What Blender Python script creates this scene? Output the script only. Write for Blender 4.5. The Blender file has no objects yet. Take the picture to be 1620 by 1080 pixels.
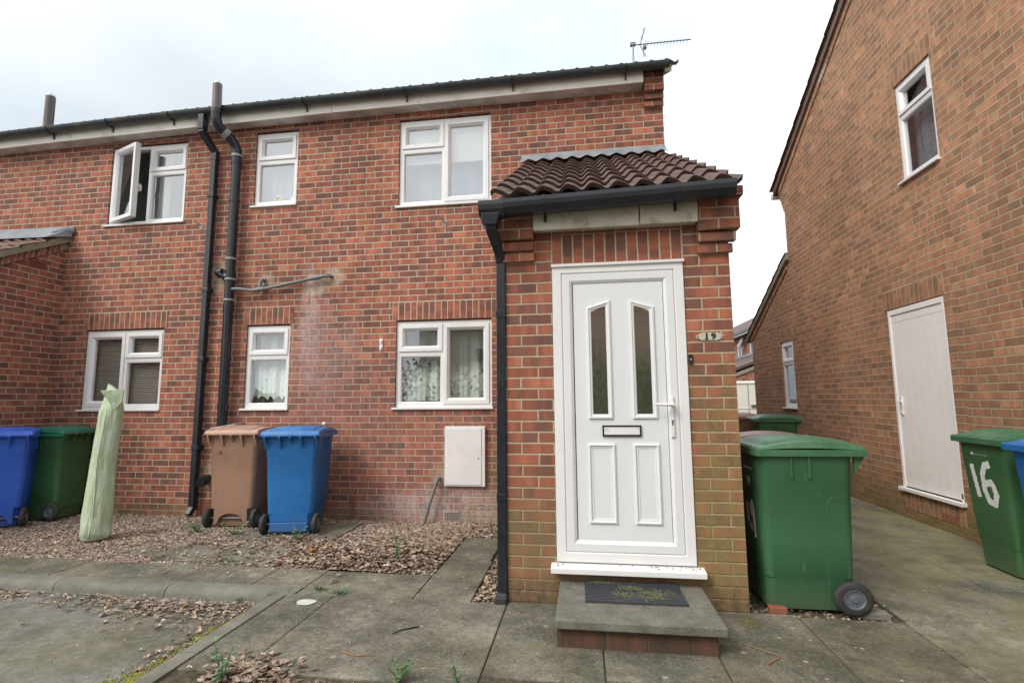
import bpy, bmesh, math, random
from math import sin, cos, pi, radians, floor, sqrt
from mathutils import Vector, Matrix
R = random.Random(7)
sc = bpy.context.scene
col = sc.collection

# ---------------------------------------------------------------- camera
cd = bpy.data.cameras.new("camera"); cam = bpy.data.objects.new("camera", cd); col.objects.link(cam)
sc.camera = cam
yaw, pit, rol, fpx = -.1387, .1140, -.0086, 799.4
F = Vector((sin(yaw)*cos(pit), cos(yaw)*cos(pit), sin(pit)))
Rt = Vector((cos(yaw), -sin(yaw), 0)); Up = Rt.cross(F)
R2 = Rt*cos(rol) + Up*sin(rol); U2 = -Rt*sin(rol) + Up*cos(rol)
cm = Matrix((R2, U2, -F)).transposed().to_4x4(); cm.translation = Vector((1.0354, -5.7098, 1.350))
cam.matrix_world = cm
cd.sensor_fit = 'HORIZONTAL'; cd.sensor_width = 36; cd.lens = 36*fpx/1620
cd.clip_start = .05; cd.clip_end = 2000

# ---------------------------------------------------------------- world, sun, exposure
SUN_EL, SUN_AZ = radians(44), radians(222)      # azimuth measured from +Y clockwise
w = bpy.data.worlds.new("World"); sc.world = w; w.use_nodes = True
nt = w.node_tree; nt.nodes.clear()
def N(t, typ, **k):
    n = t.nodes.new(typ)
    for a, b in k.items():
        if hasattr(n, a): setattr(n, a, b)
    return n
out = N(nt, 'ShaderNodeOutputWorld')
sky = N(nt, 'ShaderNodeTexSky', sky_type='NISHITA', sun_disc=False)
sky.sun_elevation = SUN_EL; sky.sun_rotation = SUN_AZ; sky.air_density = 1.2; sky.dust_density = 2.5
bg1 = N(nt, 'ShaderNodeBackground'); bg1.inputs[1].default_value = .10
nt.links.new(sky.outputs[0], bg1.inputs[0])
tc = N(nt, 'ShaderNodeTexCoord')
mp = N(nt, 'ShaderNodeMapping'); mp.inputs['Scale'].default_value = (1, 1, 2.2)
nt.links.new(tc.outputs['Generated'], mp.inputs[0])
nz = N(nt, 'ShaderNodeTexNoise'); nz.inputs['Scale'].default_value = 1.3; nz.inputs['Detail'].default_value = 5; nz.inputs['Roughness'].default_value = .5
nt.links.new(mp.outputs[0], nz.inputs['Vector'])
cr = N(nt, 'ShaderNodeValToRGB'); e = cr.color_ramp.elements
e[0].position = .34; e[0].color = (.56, .66, .75, 1); e[1].position = .62; e[1].color = (.90, .93, .955, 1)
nt.links.new(nz.outputs[0], cr.inputs[0])
# the cloud is thinnest, so brightest, to the right of the view
dt = N(nt, 'ShaderNodeVectorMath', operation='DOT_PRODUCT'); dt.inputs[1].default_value = (.62, .62, .48)
nrm = N(nt, 'ShaderNodeVectorMath', operation='NORMALIZE')
nt.links.new(tc.outputs['Generated'], nrm.inputs[0]); nt.links.new(nrm.outputs[0], dt.inputs[0])
mr = N(nt, 'ShaderNodeMapRange'); mr.inputs['From Min'].default_value = .25; mr.inputs['From Max'].default_value = .95
mr.inputs['To Min'].default_value = .64; mr.inputs['To Max'].default_value = 1.15
nt.links.new(dt.outputs['Value'], mr.inputs['Value'])
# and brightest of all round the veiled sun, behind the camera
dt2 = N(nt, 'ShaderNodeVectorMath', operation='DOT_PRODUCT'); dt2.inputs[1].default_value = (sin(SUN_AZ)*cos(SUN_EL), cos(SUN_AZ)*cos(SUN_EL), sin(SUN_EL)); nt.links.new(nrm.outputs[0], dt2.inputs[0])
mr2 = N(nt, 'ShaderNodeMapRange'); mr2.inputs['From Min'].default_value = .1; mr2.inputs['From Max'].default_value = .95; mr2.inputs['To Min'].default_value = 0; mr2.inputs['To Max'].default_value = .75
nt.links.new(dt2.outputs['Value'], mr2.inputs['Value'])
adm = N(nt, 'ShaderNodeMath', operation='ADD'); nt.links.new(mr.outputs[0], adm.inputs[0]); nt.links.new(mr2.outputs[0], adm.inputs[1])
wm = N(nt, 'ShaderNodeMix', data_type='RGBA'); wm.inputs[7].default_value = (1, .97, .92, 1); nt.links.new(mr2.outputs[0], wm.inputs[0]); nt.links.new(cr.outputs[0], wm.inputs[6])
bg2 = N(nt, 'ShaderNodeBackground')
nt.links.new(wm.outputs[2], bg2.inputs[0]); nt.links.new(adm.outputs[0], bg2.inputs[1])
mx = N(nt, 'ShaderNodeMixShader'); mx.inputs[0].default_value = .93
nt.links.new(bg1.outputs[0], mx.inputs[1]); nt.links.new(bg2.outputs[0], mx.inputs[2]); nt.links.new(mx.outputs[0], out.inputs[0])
sl = bpy.data.lights.new("sun", 'SUN'); sl.energy = 1.5; sl.angle = radians(22); sl.color = (1, .95, .88)
so = bpy.data.objects.new("sun", sl); col.objects.link(so)
sd = Vector((sin(SUN_AZ)*cos(SUN_EL), cos(SUN_AZ)*cos(SUN_EL), sin(SUN_EL)))
so.rotation_euler = (-sd).to_track_quat('-Z', 'Y').to_euler(); so.location = (0, -6, 12)
sc.view_settings.view_transform = 'Standard'; sc.view_settings.look = 'None'
sc.view_settings.exposure = .50; sc.view_settings.gamma = 1

# ---------------------------------------------------------------- node helpers
class T:
    def __init__(s, name):
        s.m = bpy.data.materials.new(name); s.m.use_nodes = True; s.t = s.m.node_tree
        s.b = s.t.nodes['Principled BSDF']; s.o = s.t.nodes['Material Output']; s._oc = None
    def n(s, typ, **k): return N(s.t, typ, **k)
    def l(s, a, b): s.t.links.new(a, b)
    def put(s, v, sock):
        if isinstance(v, (int, float)): sock.default_value = v
        elif isinstance(v, tuple): sock.default_value = v if len(v) == len(sock.default_value) else v + (1,)
        else: s.l(v, sock)
    def math(s, op, a, b=0.0, c=None, clamp=False):
        n = s.n('ShaderNodeMath', operation=op, use_clamp=clamp); s.put(a, n.inputs[0]); s.put(b, n.inputs[1])
        if c is not None: s.put(c, n.inputs[2])
        return n.outputs[0]
    def ss(s, v, a, b, lo=0., hi=1.):
        n = s.n('ShaderNodeMapRange', interpolation_type='SMOOTHSTEP'); s.put(v, n.inputs['Value'])
        n.inputs['From Min'].default_value = a; n.inputs['From Max'].default_value = b
        n.inputs['To Min'].default_value = lo; n.inputs['To Max'].default_value = hi
        return n.outputs[0]
    def mix(s, f, a, b, mode='MIX'):
        n = s.n('ShaderNodeMix', data_type='RGBA', blend_type=mode); s.put(f, n.inputs[0]); s.put(a, n.inputs[6]); s.put(b, n.inputs[7])
        return n.outputs[2]
    def oc(s):
        if not s._oc: s._oc = s.n('ShaderNodeTexCoord').outputs['Object']
        return s._oc
    def noise(s, scale, detail=3, rough=.55, vec=None, sc3=None, w=0):
        v = vec or s.oc()
        if sc3 or w:
            m = s.n('ShaderNodeMapping'); m.inputs['Scale'].default_value = sc3 or (1, 1, 1); m.inputs['Location'].default_value = (w, w*.7, w*.3)
            s.l(v, m.inputs[0]); v = m.outputs[0]
        n = s.n('ShaderNodeTexNoise'); s.l(v, n.inputs['Vector']); n.inputs['Scale'].default_value = scale
        n.inputs['Detail'].default_value = detail; n.inputs['Roughness'].default_value = rough
        return n.outputs[0]
    def ramp(s, f, stops, mode='LINEAR'):
        n = s.n('ShaderNodeValToRGB'); n.color_ramp.interpolation = mode; e = n.color_ramp.elements
        while len(e) < len(stops): e.new(.5)
        for i, (p, c) in enumerate(stops): e[i].position = p; e[i].color = c + (1,)
        s.l(f, n.inputs[0]); return n.outputs[0]
    def bump(s, h, dist=.005, strength=1.):
        n = s.n('ShaderNodeBump'); n.inputs['Distance'].default_value = dist; n.inputs['Strength'].default_value = strength
        s.l(h, n.inputs['Height']); s.l(n.outputs[0], s.b.inputs['Normal'])
    def xyz(s, v=None):
        n = s.n('ShaderNodeSeparateXYZ'); s.l(v or s.oc(), n.inputs[0]); return n.outputs
    def blob(s, c, r, nscale=3, edge=.45, w=0):
        """soft irregular patch (ellipsoid) in object space"""
        m = s.n('ShaderNodeVectorMath', operation='SUBTRACT'); s.l(s.oc(), m.inputs[0]); m.inputs[1].default_value = c
        d = s.n('ShaderNodeVectorMath', operation='DIVIDE'); s.l(m.outputs[0], d.inputs[0]); d.inputs[1].default_value = r
        ln = s.n('ShaderNodeVectorMath', operation='LENGTH'); s.l(d.outputs[0], ln.inputs[0])
        nn = s.noise(nscale, 5, .65, w=w)
        v = s.math('ADD', ln.outputs['Value'], s.math('MULTIPLY', s.math('SUBTRACT', nn, .5), 1.6))
        return s.ss(v, 1-edge, 1+edge, 1., 0.)

def pbr(name, c, rough=.5, c2=None, scale=6, bump=0, bscale=40, metal=0, spec=.5, dirt=None, dscale=3, coat=0):
    t = T(name)
    if c2: colr = t.mix(t.ss(t.noise(scale, 5, .6), .35, .65), c, c2)
    else: colr = c
    if dirt:
        f = t.math('MULTIPLY', t.ss(t.noise(dscale, 6, .7, w=3.1), .5, .72), dirt[1]); colr = t.mix(f, colr, dirt[0])
    t.put(colr, t.b.inputs['Base Color'])
    t.b.inputs['Roughness'].default_value = rough; t.b.inputs['Metallic'].default_value = metal
    t.b.inputs['Specular IOR Level'].default_value = spec; t.b.inputs['Coat Weight'].default_value = coat
    if bump: t.bump(t.noise(bscale, 4, .6, w=1.7), bump)
    return t.m

def brick(name, stops, mortar, stains=(), spread=.50, fade=None, stack=False):
    t = T(name)
    uv = t.n('ShaderNodeUVMap').outputs[0]
    x, y, _ = t.xyz(uv)
    wob = t.math('MULTIPLY', t.math('SUBTRACT', t.noise(9, 2), .5), .004)
    v = t.math('DIVIDE', t.math('ADD', y, wob), .075); row = t.math('FLOOR', v)
    par = t.math('MULTIPLY', t.math('MODULO', t.math('ADD', row, 400.), 2.), .5)
    if stack: par = 0.
    rw = t.n('ShaderNodeTexWhiteNoise', noise_dimensions='1D'); t.l(row, rw.inputs['W'])
    jit = t.math('MULTIPLY', t.math('SUBTRACT', rw.outputs[0], .5), 0. if stack else .05)
    u = t.math('ADD', t.math('ADD', t.math('DIVIDE', t.math('ADD', x, t.math('MULTIPLY', wob, 1.3)), .225), par), jit)
    colm = t.math('FLOOR', u); fu = t.math('FRACT', u); fv = t.math('FRACT', v)
    du = t.math('MULTIPLY', t.math('MINIMUM', fu, t.math('SUBTRACT', 1., fu)), .225)
    dv = t.math('MULTIPLY', t.math('MINIMUM', fv, t.math('SUBTRACT', 1., fv)), .075)
    d = t.math('SUBTRACT', t.math('MINIMUM', du, dv), t.math('MULTIPLY', t.math('SUBTRACT', t.noise(70, 3), .45), .006))
    mask = t.ss(d, .0038, .0074)                  # 1 on the brick, 0 in the joint
    cv = t.n('ShaderNodeCombineXYZ'); t.l(colm, cv.inputs[0]); t.l(row, cv.inputs[1])
    wn = t.n('ShaderNodeTexWhiteNoise', noise_dimensions='2D'); t.l(cv.outputs[0], wn.inputs['Vector'])
    wc = t.xyz(wn.outputs['Color'])
    # vertical bands inside a brick (kiss marks from firing)
    bv = t.n('ShaderNodeCombineXYZ'); t.l(t.math('MULTIPLY', u, 2.5), bv.inputs[0]); t.l(t.math('MULTIPLY', row, 7.7), bv.inputs[1]); t.l(t.math('MULTIPLY', colm, 5.3), bv.inputs[2])
    band = t.noise(1., 1.5, .5, vec=bv.outputs[0])
    band = t.ss(band, .36, .64)
    f = t.math('ADD', t.math('MULTIPLY', wc[0], spread), t.math('MULTIPLY', band, 1-spread))
    f = t.math('ADD', f, t.math('MULTIPLY', t.math('SUBTRACT', t.noise(45, 4, .7), .5), .35), clamp=True)
    bc = t.ramp(f, stops)
    val = t.math('ADD', .84, t.math('MULTIPLY', wc[1], .32))
    cb = t.n('ShaderNodeCombineXYZ'); [t.l(val, cb.inputs[i]) for i in range(3)]
    bc = t.mix(1., bc, cb.outputs[0], 'MULTIPLY')
    grain = t.math('ADD', .78, t.math('MULTIPLY', t.noise(230, 3, .8), .44))
    cg = t.n('ShaderNodeCombineXYZ'); [t.l(grain, cg.inputs[i]) for i in range(3)]
    bc = t.mix(1., bc, cg.outputs[0], 'MULTIPLY')
    # light lime specks on the faces
    bc = t.mix(t.math('MULTIPLY', t.ss(t.noise(26, 6, .75, w=5), .64, .76), .35), bc, (.50, .42, .32))
    mc = t.mix(t.noise(14, 4), mortar, tuple(a*.80 for a in mortar))
    c = t.mix(mask, mc, bc)
    # broad weathering
    wz = t.ss(t.noise(.8, 5, .6, w=9), .35, .7, .88, 1.08)
    cw = t.n('ShaderNodeCombineXYZ'); [t.l(wz, cw.inputs[i]) for i in range(3)]
    c = t.mix(1., c, cw.outputs[0], 'MULTIPLY')
    if fade:                                        # algae rising from the ground: (colour, height, amount)
        z = t.xyz()[2]
        g = t.math('ADD', z, t.math('MULTIPLY', t.math('SUBTRACT', t.noise(2.2, 5, .65), .5), fade[1]*1.6))
        g = t.math('MULTIPLY', t.ss(g, 0.02, fade[1], 1., 0.), fade[2])
        g = t.math('MULTIPLY', g, t.math('ADD', .55, t.math('MULTIPLY', wc[2], .6)), clamp=True)
        c = t.mix(g, c, fade[0])
    for sc_, r_, colr, amt in stains:
        tex = t.math('MULTIPLY', t.ss(t.noise(22, 5, .75, w=1.3), .34, .62, .25, 1.), t.ss(t.noise(6, 4, .7, sc3=(3.5, 3.5, .6), w=8), .35, .62, .35, 1.))
        c = t.mix(t.math('MULTIPLY', t.math('MULTIPLY', t.blob(sc_, r_, nscale=5, w=sc_[0]), tex), amt), c, colr)
    t.l(c, t.b.inputs['Base Color']); t.b.inputs['Roughness'].default_value = .9; t.b.inputs['Specular IOR Level'].default_value = .25
    h = t.math('ADD', mask, t.math('MULTIPLY', t.noise(120, 3, .7), .35))
    t.bump(h, .006, .9)
    return t.m

STM = [(0., (.165, .088, .074)), (.28, (.220, .098, .076)), (.50, (.305, .112, .078)), (.76, (.390, .136, .084)), (1., (.45, .185, .108))]
STR = [(0., (.27, .160, .105)), (.35, (.33, .185, .115)), (.6, (.40, .205, .120)), (.85, (.47, .225, .125)), (1., (.52, .30, .17))]
MOR = (.55, .46, .345)
EFF = (.50, .44, .42)
m_brick = brick('brick_front', STM, MOR, stains=[
    ((-2.27, 0, 2.25), (.11, .5, .68), (.58, .48, .45), .65), ((-2.1, 0, 1.95), (.42, .5, .55), (.44, .32, .31), .55), ((-2.19, 0, 2.78), (.13, .3, .13), (.56, .50, .42), .95),
    ((-1.4, 0, .9), (1.6, .5, .9), (.27, .16, .15), .5),
    ((-.35, 0, .16), (.75, .5, .22), EFF, .85), ((-.95, 0, .12), (.5, .5, .16), EFF, .5),
    ((-3.47, 0, 2.92), (.17, .3, .2), (.42, .37, .28), .85), ((-3.46, 0, .46), (.13, .3, .16), (.42, .37, .28), .8),
    ((-2.86, 0, 2.85), (.1, .3, .09), (.50, .45, .36), .9), ((-1.97, 0, 2.86), (.12, .3, .11), (.50, .45, .36), .9),
    ((-.62, 0, .52), (.10, .3, .10), (.40, .36, .26), .9), ((.12, 0, .45), (.2, .3, .4), (.26, .22, .10), .5)],
    fade=((.20, .16, .085), .20, .55))
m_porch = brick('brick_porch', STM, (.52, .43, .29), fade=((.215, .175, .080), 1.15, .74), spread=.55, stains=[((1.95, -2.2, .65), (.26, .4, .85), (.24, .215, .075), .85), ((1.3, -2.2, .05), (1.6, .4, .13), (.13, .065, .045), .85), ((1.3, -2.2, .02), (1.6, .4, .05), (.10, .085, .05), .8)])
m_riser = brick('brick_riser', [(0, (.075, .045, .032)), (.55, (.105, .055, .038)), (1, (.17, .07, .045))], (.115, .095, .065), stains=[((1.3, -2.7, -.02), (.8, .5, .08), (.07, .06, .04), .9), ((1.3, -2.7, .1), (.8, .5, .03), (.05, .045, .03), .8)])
m_side = brick('brick_side', STR, (.50, .42, .30), fade=((.20, .165, .065), .55, .8), stains=[
    ((4.63, 3.9, .9), (.4, .7, .5), (.24, .19, .07), .5)])
m_far = brick('brick_far', STM, (.50, .42, .32))
m_soldier = brick('brick_soldier', STM, MOR, stack=True)
m_sold2 = brick('brick_soldier_side', STR, (.50, .42, .30), stack=True)

m_upvc = pbr('white_upvc', (.80, .80, .80), .32, c2=(.74, .745, .75), scale=2, dirt=((.55, .52, .44), .10), dscale=9)
m_door = pbr('white_door', (.735, .755, .775), .30, c2=(.715, .735, .755), scale=1.5)
m_trim = pbr('weathered_white_board', (.86, .84, .79), .6, c2=(.80, .76, .70), scale=2.5, dirt=((.42, .32, .22), .75), dscale=2.2, bump=.001)
m_trimg = pbr('mossy_white_board', (.60, .57, .49), .65, c2=(.50, .47, .38), scale=5, dirt=((.22, .21, .11), .85), dscale=6, bump=.001)
m_soffit = pbr('soffit_board', (.74, .71, .68), .6, c2=(.45, .42, .38), scale=3)
m_black = pbr('dark_plastic', (.015, .019, .026), .25, c2=(.021, .026, .034), scale=3, dirt=((.07, .065, .055), .25), dscale=8)
m_gutter = pbr('weathered_gutter', (.055, .068, .072), .38, c2=(.035, .043, .050), scale=1.2, dirt=((.13, .15, .10), .5), dscale=3)
m_seal = pbr('pipe_seal', (.30, .31, .30), .5)
m_grey = pbr('grey_pipe', (.13, .145, .16), .45, c2=(.19, .19, .185), scale=9, dirt=((.26, .25, .22), .5), dscale=14)
m_lead = pbr('lead_flashing', (.20, .225, .26), .5, c2=(.28, .31, .34), scale=4, bump=.004, bscale=9, metal=.1)
m_tile = pbr('brown_roof_tile', (.115, .062, .050), .62, c2=(.080, .047, .040), scale=9, bump=.0015, bscale=120, dirt=((.17, .14, .115), .55), dscale=14)
m_tileg = pbr('green_grey_roof_tile', (.10, .105, .085), .7, c2=(.08, .06, .05), scale=6, bump=.002, bscale=80)
m_tiler = pbr('red_brown_roof_tile', (.20, .105, .08), .7, c2=(.15, .09, .07), scale=8, bump=.002, bscale=80)
m_verge = pbr('verge_mortar', (.30, .28, .21), .85, c2=(.20, .19, .13), scale=8, bump=.004, bscale=40)
m_flue = pbr('brown_metal_flue', (.095, .075, .072), .25, c2=(.13, .11, .11), scale=2, metal=.55, coat=.3)
m_steel = pbr('bright_steel', (.62, .62, .62), .3, metal=.9)
m_alu = pbr('dull_metal', (.22, .21, .21), .45, metal=.6)
m_meter = pbr('meter_box_white', (.80, .80, .81), .4, c2=(.75, .75, .76), scale=3, dirt=((.5, .46, .40), .10))
m_dark = pbr('dark_void', (.012, .012, .012), .9)
m_room = pbr('room_walls', (.42, .45, .43), .9)
m_terra = pbr('terracotta', (.30, .105, .065), .8, c2=(.22, .08, .05))
m_vent = pbr('pale_vent', (.42, .37, .31), .7, c2=(.34, .30, .25))
m_timber = pbr('white_painted_timber', (.88, .86, .85), .5, c2=(.84, .82, .81), scale=2, dirt=((.52, .47, .40), .14), dscale=9)
m_rust = pbr('rusty_mark', (.24, .10, .05), .9)
m_plate = pbr('cream_plate', (.55, .53, .42), .35, c2=(.48, .46, .36))
m_ink = pbr('black_paint', (.012, .012, .012), .5)
m_paint = pbr('white_paint_marks', (.78, .80, .79), .7, c2=(.66, .70, .68), scale=30)
m_silver = pbr('silver_plastic', (.55, .57, .60), .3, metal=.3)
m_rubber = pbr('tyre_rubber', (.028, .028, .030), .7, c2=(.045, .042, .040), scale=20, dirt=((.16, .14, .11), .4), dscale=12)
m_rim = pbr('wheel_hub', (.115, .135, .155), .4, dirt=((.06, .06, .06), .5), dscale=16)

def glass(name, refl=.1, tint=(.96, .985, .98)):
    t = T(name); t.t.nodes.remove(t.b)
    gm = t.n('ShaderNodeNewGeometry'); dp_ = t.n('ShaderNodeVectorMath', operation='DOT_PRODUCT'); t.l(gm.outputs['Incoming'], dp_.inputs[0]); t.l(gm.outputs['Normal'], dp_.inputs[1])
    sch = t.math('POWER', t.math('SUBTRACT', 1., t.math('ABSOLUTE', dp_.outputs['Value']), clamp=True), 5.)
    fres = t.math('ADD', refl, t.math('MULTIPLY', sch, 1-refl), clamp=True)
    g = t.n('ShaderNodeBsdfGlossy'); g.inputs['Roughness'].default_value = .015; g.inputs[0].default_value = (.92, .95, 1, 1)
    tr = t.n('ShaderNodeBsdfTransparent'); tr.inputs[0].default_value = tint + (1,)
    bp = t.n('ShaderNodeBump'); bp.inputs['Distance'].default_value = .004; bp.inputs['Strength'].default_value = .25
    t.l(t.noise(2.2, 1), bp.inputs['Height']); t.l(bp.outputs[0], g.inputs['Normal'])
    m = t.n('ShaderNodeMixShader'); t.l(fres, m.inputs[0]); t.l(tr.outputs[0], m.inputs[1]); t.l(g.outputs[0], m.inputs[2])
    t.l(m.outputs[0], t.o.inputs[0]); return t.m
m_glass = glass('window_glass', .20)
m_glassu = glass('upper_window_glass', .33)
t = T('door_glass'); t.put(t.mix(t.ss(t.xyz()[2], 1.5, 1.8), (.045, .050, .030), (.10, .070, .052)), t.b.inputs['Base Color']); t.b.inputs['Roughness'].default_value = .06; t.b.inputs['Specular IOR Level'].default_value = 1.; t.b.inputs['Coat Weight'].default_value = .8  # reflection of hedge below and roof above painted into the base colour
vo = t.n('ShaderNodeTexVoronoi'); vo.inputs['Scale'].default_value = 26; t.l(t.oc(), vo.inputs['Vector']); t.bump(vo.outputs[0], .0015, .4)
m_dglass = t.m

def fabric(name, c, lace=0., c2=None, fold=9):
    t = T(name); t.put(t.mix(t.noise(5, 3), c, c2 or tuple(a*.8 for a in c)), t.b.inputs['Base Color']); t.b.inputs['Roughness'].default_value = .9
    if lace:
        tr = t.n('ShaderNodeBsdfTransparent'); m = t.n('ShaderNodeMixShader')
        vv = t.n('ShaderNodeTexVoronoi'); vv.inputs['Scale'].default_value = 22; t.l(t.oc(), vv.inputs['Vector'])
        pat = t.ss(t.math('ADD', t.noise(16, 5, .8), t.math('MULTIPLY', vv.outputs[0], .25)), .44, .62)
        z = t.xyz()[2]
        low = t.ss(t.math('ADD', z, t.math('MULTIPLY', t.noise(5, 3), .25)), 1.72, 1.98, 1., .12)
        a = t.math('ADD', lace, t.math('MULTIPLY', t.math('MULTIPLY', pat, low), .75), clamp=True)
        t.l(a, m.inputs[0]); t.l(tr.outputs[0], m.inputs[1]); t.l(t.b.outputs[0], m.inputs[2]); t.l(m.outputs[0], t.o.inputs[0])
    return t.m
m_lace = fabric('lace_curtain', (.80, .86, .80), .13)
m_lace2 = fabric('thick_lace_curtain', (.78, .86, .80), .55)
m_drape = fabric('pale_drape', (.42, .43, .38))
m_blind = fabric('cream_roller_blind', (.55, .56, .50))
m_net = fabric('net_curtain', (.22, .265, .30), c2=(.18, .225, .26))
m_slat = fabric('grey_brown_slat', (.36, .33, .29))

# ---------------------------------------------------------------- mesh helpers
class MB:
    def __init__(s): s.v = []; s.f = []; s.uv = {}
    def add(s, vs, fs):
        b = len(s.v); s.v += [tuple(p) for p in vs]; s.f += [tuple(b+i for i in f) for f in fs]; return s
    def box(s, x0, x1, y0, y1, z0, z1, top=None):
        t = top or (x0, x1, y0, y1)
        return s.add([(x0, y0, z0), (x1, y0, z0), (x1, y1, z0), (x0, y1, z0), (t[0], t[2], z1), (t[1], t[2], z1), (t[1], t[3], z1), (t[0], t[3], z1)],
                     [(3, 2, 1, 0), (4, 5, 6, 7), (0, 1, 5, 4), (1, 2, 6, 5), (2, 3, 7, 6), (3, 0, 4, 7)])
    def cyl(s, a, b, r, r2=None, n=20, cap=True):
        return s.tube([a, b], [r, r if r2 is None else r2], n, cap)
    def tube(s, pts, rad, n=16, cap=True, square=False):
        P = [Vector(p) for p in pts]; k = len(P)
        rad = rad if isinstance(rad, (list, tuple)) else [rad]*k
        base = len(s.v); prev = None
        for i, p in enumerate(P):
            d = (P[min(i+1, k-1)]-P[max(i-1, 0)]).normalized()
            if i and i < k-1:
                d = ((P[i+1]-P[i]).normalized()+(P[i]-P[i-1]).normalized()).normalized()
            if prev is None:
                u = d.orthogonal().normalized() if not square else (Vector((0, -1, 0)) if abs(d.y) < .9 else Vector((1, 0, 0)))
                u = (u-d*u.dot(d)).normalized()
            else: u = (prev-d*prev.dot(d)).normalized()
            prev = u; wv = d.cross(u); sc_ = 1.
            if i and i < k-1:
                cs = max(.5, d.dot((P[i]-P[i-1]).normalized())); sc_ = 1/cs if square else 1.
            for j in range(n):
                a = 2*pi*j/n + (pi/4 if square else 0)
                s.v.append(tuple(p+(u*cos(a)+wv*sin(a))*rad[i]*sc_))
        for i in range(k-1):
            for j in range(n):
                a = base+i*n+j; b = base+i*n+(j+1) % n; s.f.append((a, b, b+n, a+n))
        if cap:
            s.f.append(tuple(base+j for j in reversed(range(n)))); s.f.append(tuple(base+(k-1)*n+j for j in range(n)))
        return s
    def lathe_x(s, cy, cz, prof, n=28):
        b = len(s.v); k = len(prof)
        for x, r_ in prof: s.v += [(x, cy+r_*cos(2*pi*j/n), cz+r_*sin(2*pi*j/n)) for j in range(n)]
        for i in range(k-1):
            for j in range(n): s.f.append((b+i*n+j, b+i*n+(j+1) % n, b+(i+1)*n+(j+1) % n, b+(i+1)*n+j))
        s.f.append(tuple(b+j for j in range(n))); s.f.append(tuple(b+(k-1)*n+j for j in range(n))); return s
    def sq(s, pts, r): return s.tube(pts, r*1.4142, 4, True, True)
    def prism(s, poly, fn0, fn1):
        n = len(poly); return s.add([fn0(*p) for p in poly]+[fn1(*p) for p in poly],
            [tuple(reversed(range(n))), tuple(range(n, 2*n))]+[(i, (i+1) % n, n+(i+1) % n, n+i) for i in range(n)])
    def sweep(s, x0, x1, z0, z1, prof, closed=True):
        """rectangle x0..x1,z0..z1 in the XZ plane; prof = list of (inset, y)"""
        b = len(s.v); k = len(prof)
        for d, y in prof: s.v += [(x0+d, y, z0+d), (x1-d, y, z0+d), (x1-d, y, z1-d), (x0+d, y, z1-d)]
        for i in range(k if closed else k-1):
            for j in range(4):
                a = b+i*4+j; c = b+i*4+(j+1) % 4; i2 = (i+1) % k
                s.f.append((a, c, b+i2*4+(j+1) % 4, b+i2*4+j))
        return s
    def map(s, fn): s.v = [tuple(fn(*p)) for p in s.v]; return s
    def mat(s, M): s.v = [tuple(M @ Vector(p)) for p in s.v]; return s

def finish(o, smooth, bev):
    if smooth:
        for p in o.data.polygons: p.use_smooth = True
        if smooth != 'all':
            o.data.set_sharp_from_angle(angle=radians(smooth if isinstance(smooth, (int, float)) and smooth > 1 else 40))
    if bev:
        m = o.modifiers.new('edge', 'BEVEL'); m.width = bev; m.segments = 2; m.limit_method = 'ANGLE'; m.angle_limit = radians(35)

def obj(name, mb, m, parent=None, smooth=0, bev=0, uvf=None, local=False, label=None):
    me = bpy.data.meshes.new(name); me.from_pydata(mb.v, [], mb.f); me.validate()
    bm = bmesh.new(); bm.from_mesh(me); bmesh.ops.recalc_face_normals(bm, faces=bm.faces)
    if uvf:
        ly = bm.loops.layers.uv.new('UVMap')
        for f in bm.faces:
            nn = f.normal
            for lp in f.loops: lp[ly].uv = uvf(lp.vert.co, nn)
    bm.to_mesh(me); bm.free(); me.materials.append(m)
    o = bpy.data.objects.new(name, me); col.objects.link(o)
    if parent is not None:
        o.parent = parent
        if not local and parent.type == 'EMPTY': o.matrix_parent_inverse = (Matrix.Translation(parent.location) @ parent.rotation_euler.to_matrix().to_4x4()).inverted()
    if label: o['label'] = label
    finish(o, smooth, bev); return o
def tag(o, label=None, cat=None, group=None, kind=None):
    if label: o['label'] = label
    if cat: o['category'] = cat
    if group: o['group'] = group
    if kind: o['kind'] = kind
    return o
def thing(name, loc, label, cat, group=None, rz=0):
    o = bpy.data.objects.new(name, None); col.objects.link(o); o.empty_display_size = .2
    o.location = loc; o.rotation_euler = (0, 0, rz); return tag(o, label, cat, group)
def uv_wall(ux, vz, uy=None):
    def f(c, n):
        if abs(n.z) > .75: return (c.x-ux, c.y)
        return (c.y-(ux if uy is None else uy), c.z-vz) if abs(n.x) > abs(n.y) else (c.x-ux, c.z-vz)
    return f
def uv_soldier(x0, z0, axis='x'):       # bricks on end: swap axes so the 225 mm side is vertical
    def f(c, n):
        a = c.x if axis == 'x' else c.y
        if abs(n.z) > .7: return (.1, a-x0)
        return (c.z-z0+.0001, (a-x0))
    return f
uvm = uv_wall(-.1125, .045)
uvp = uv_wall(.72, 0., -2.177+.1125)
uvs = uv_wall(0, .035, -.278)
uvn = uv_wall(-.1125, .045, .02)

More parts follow.
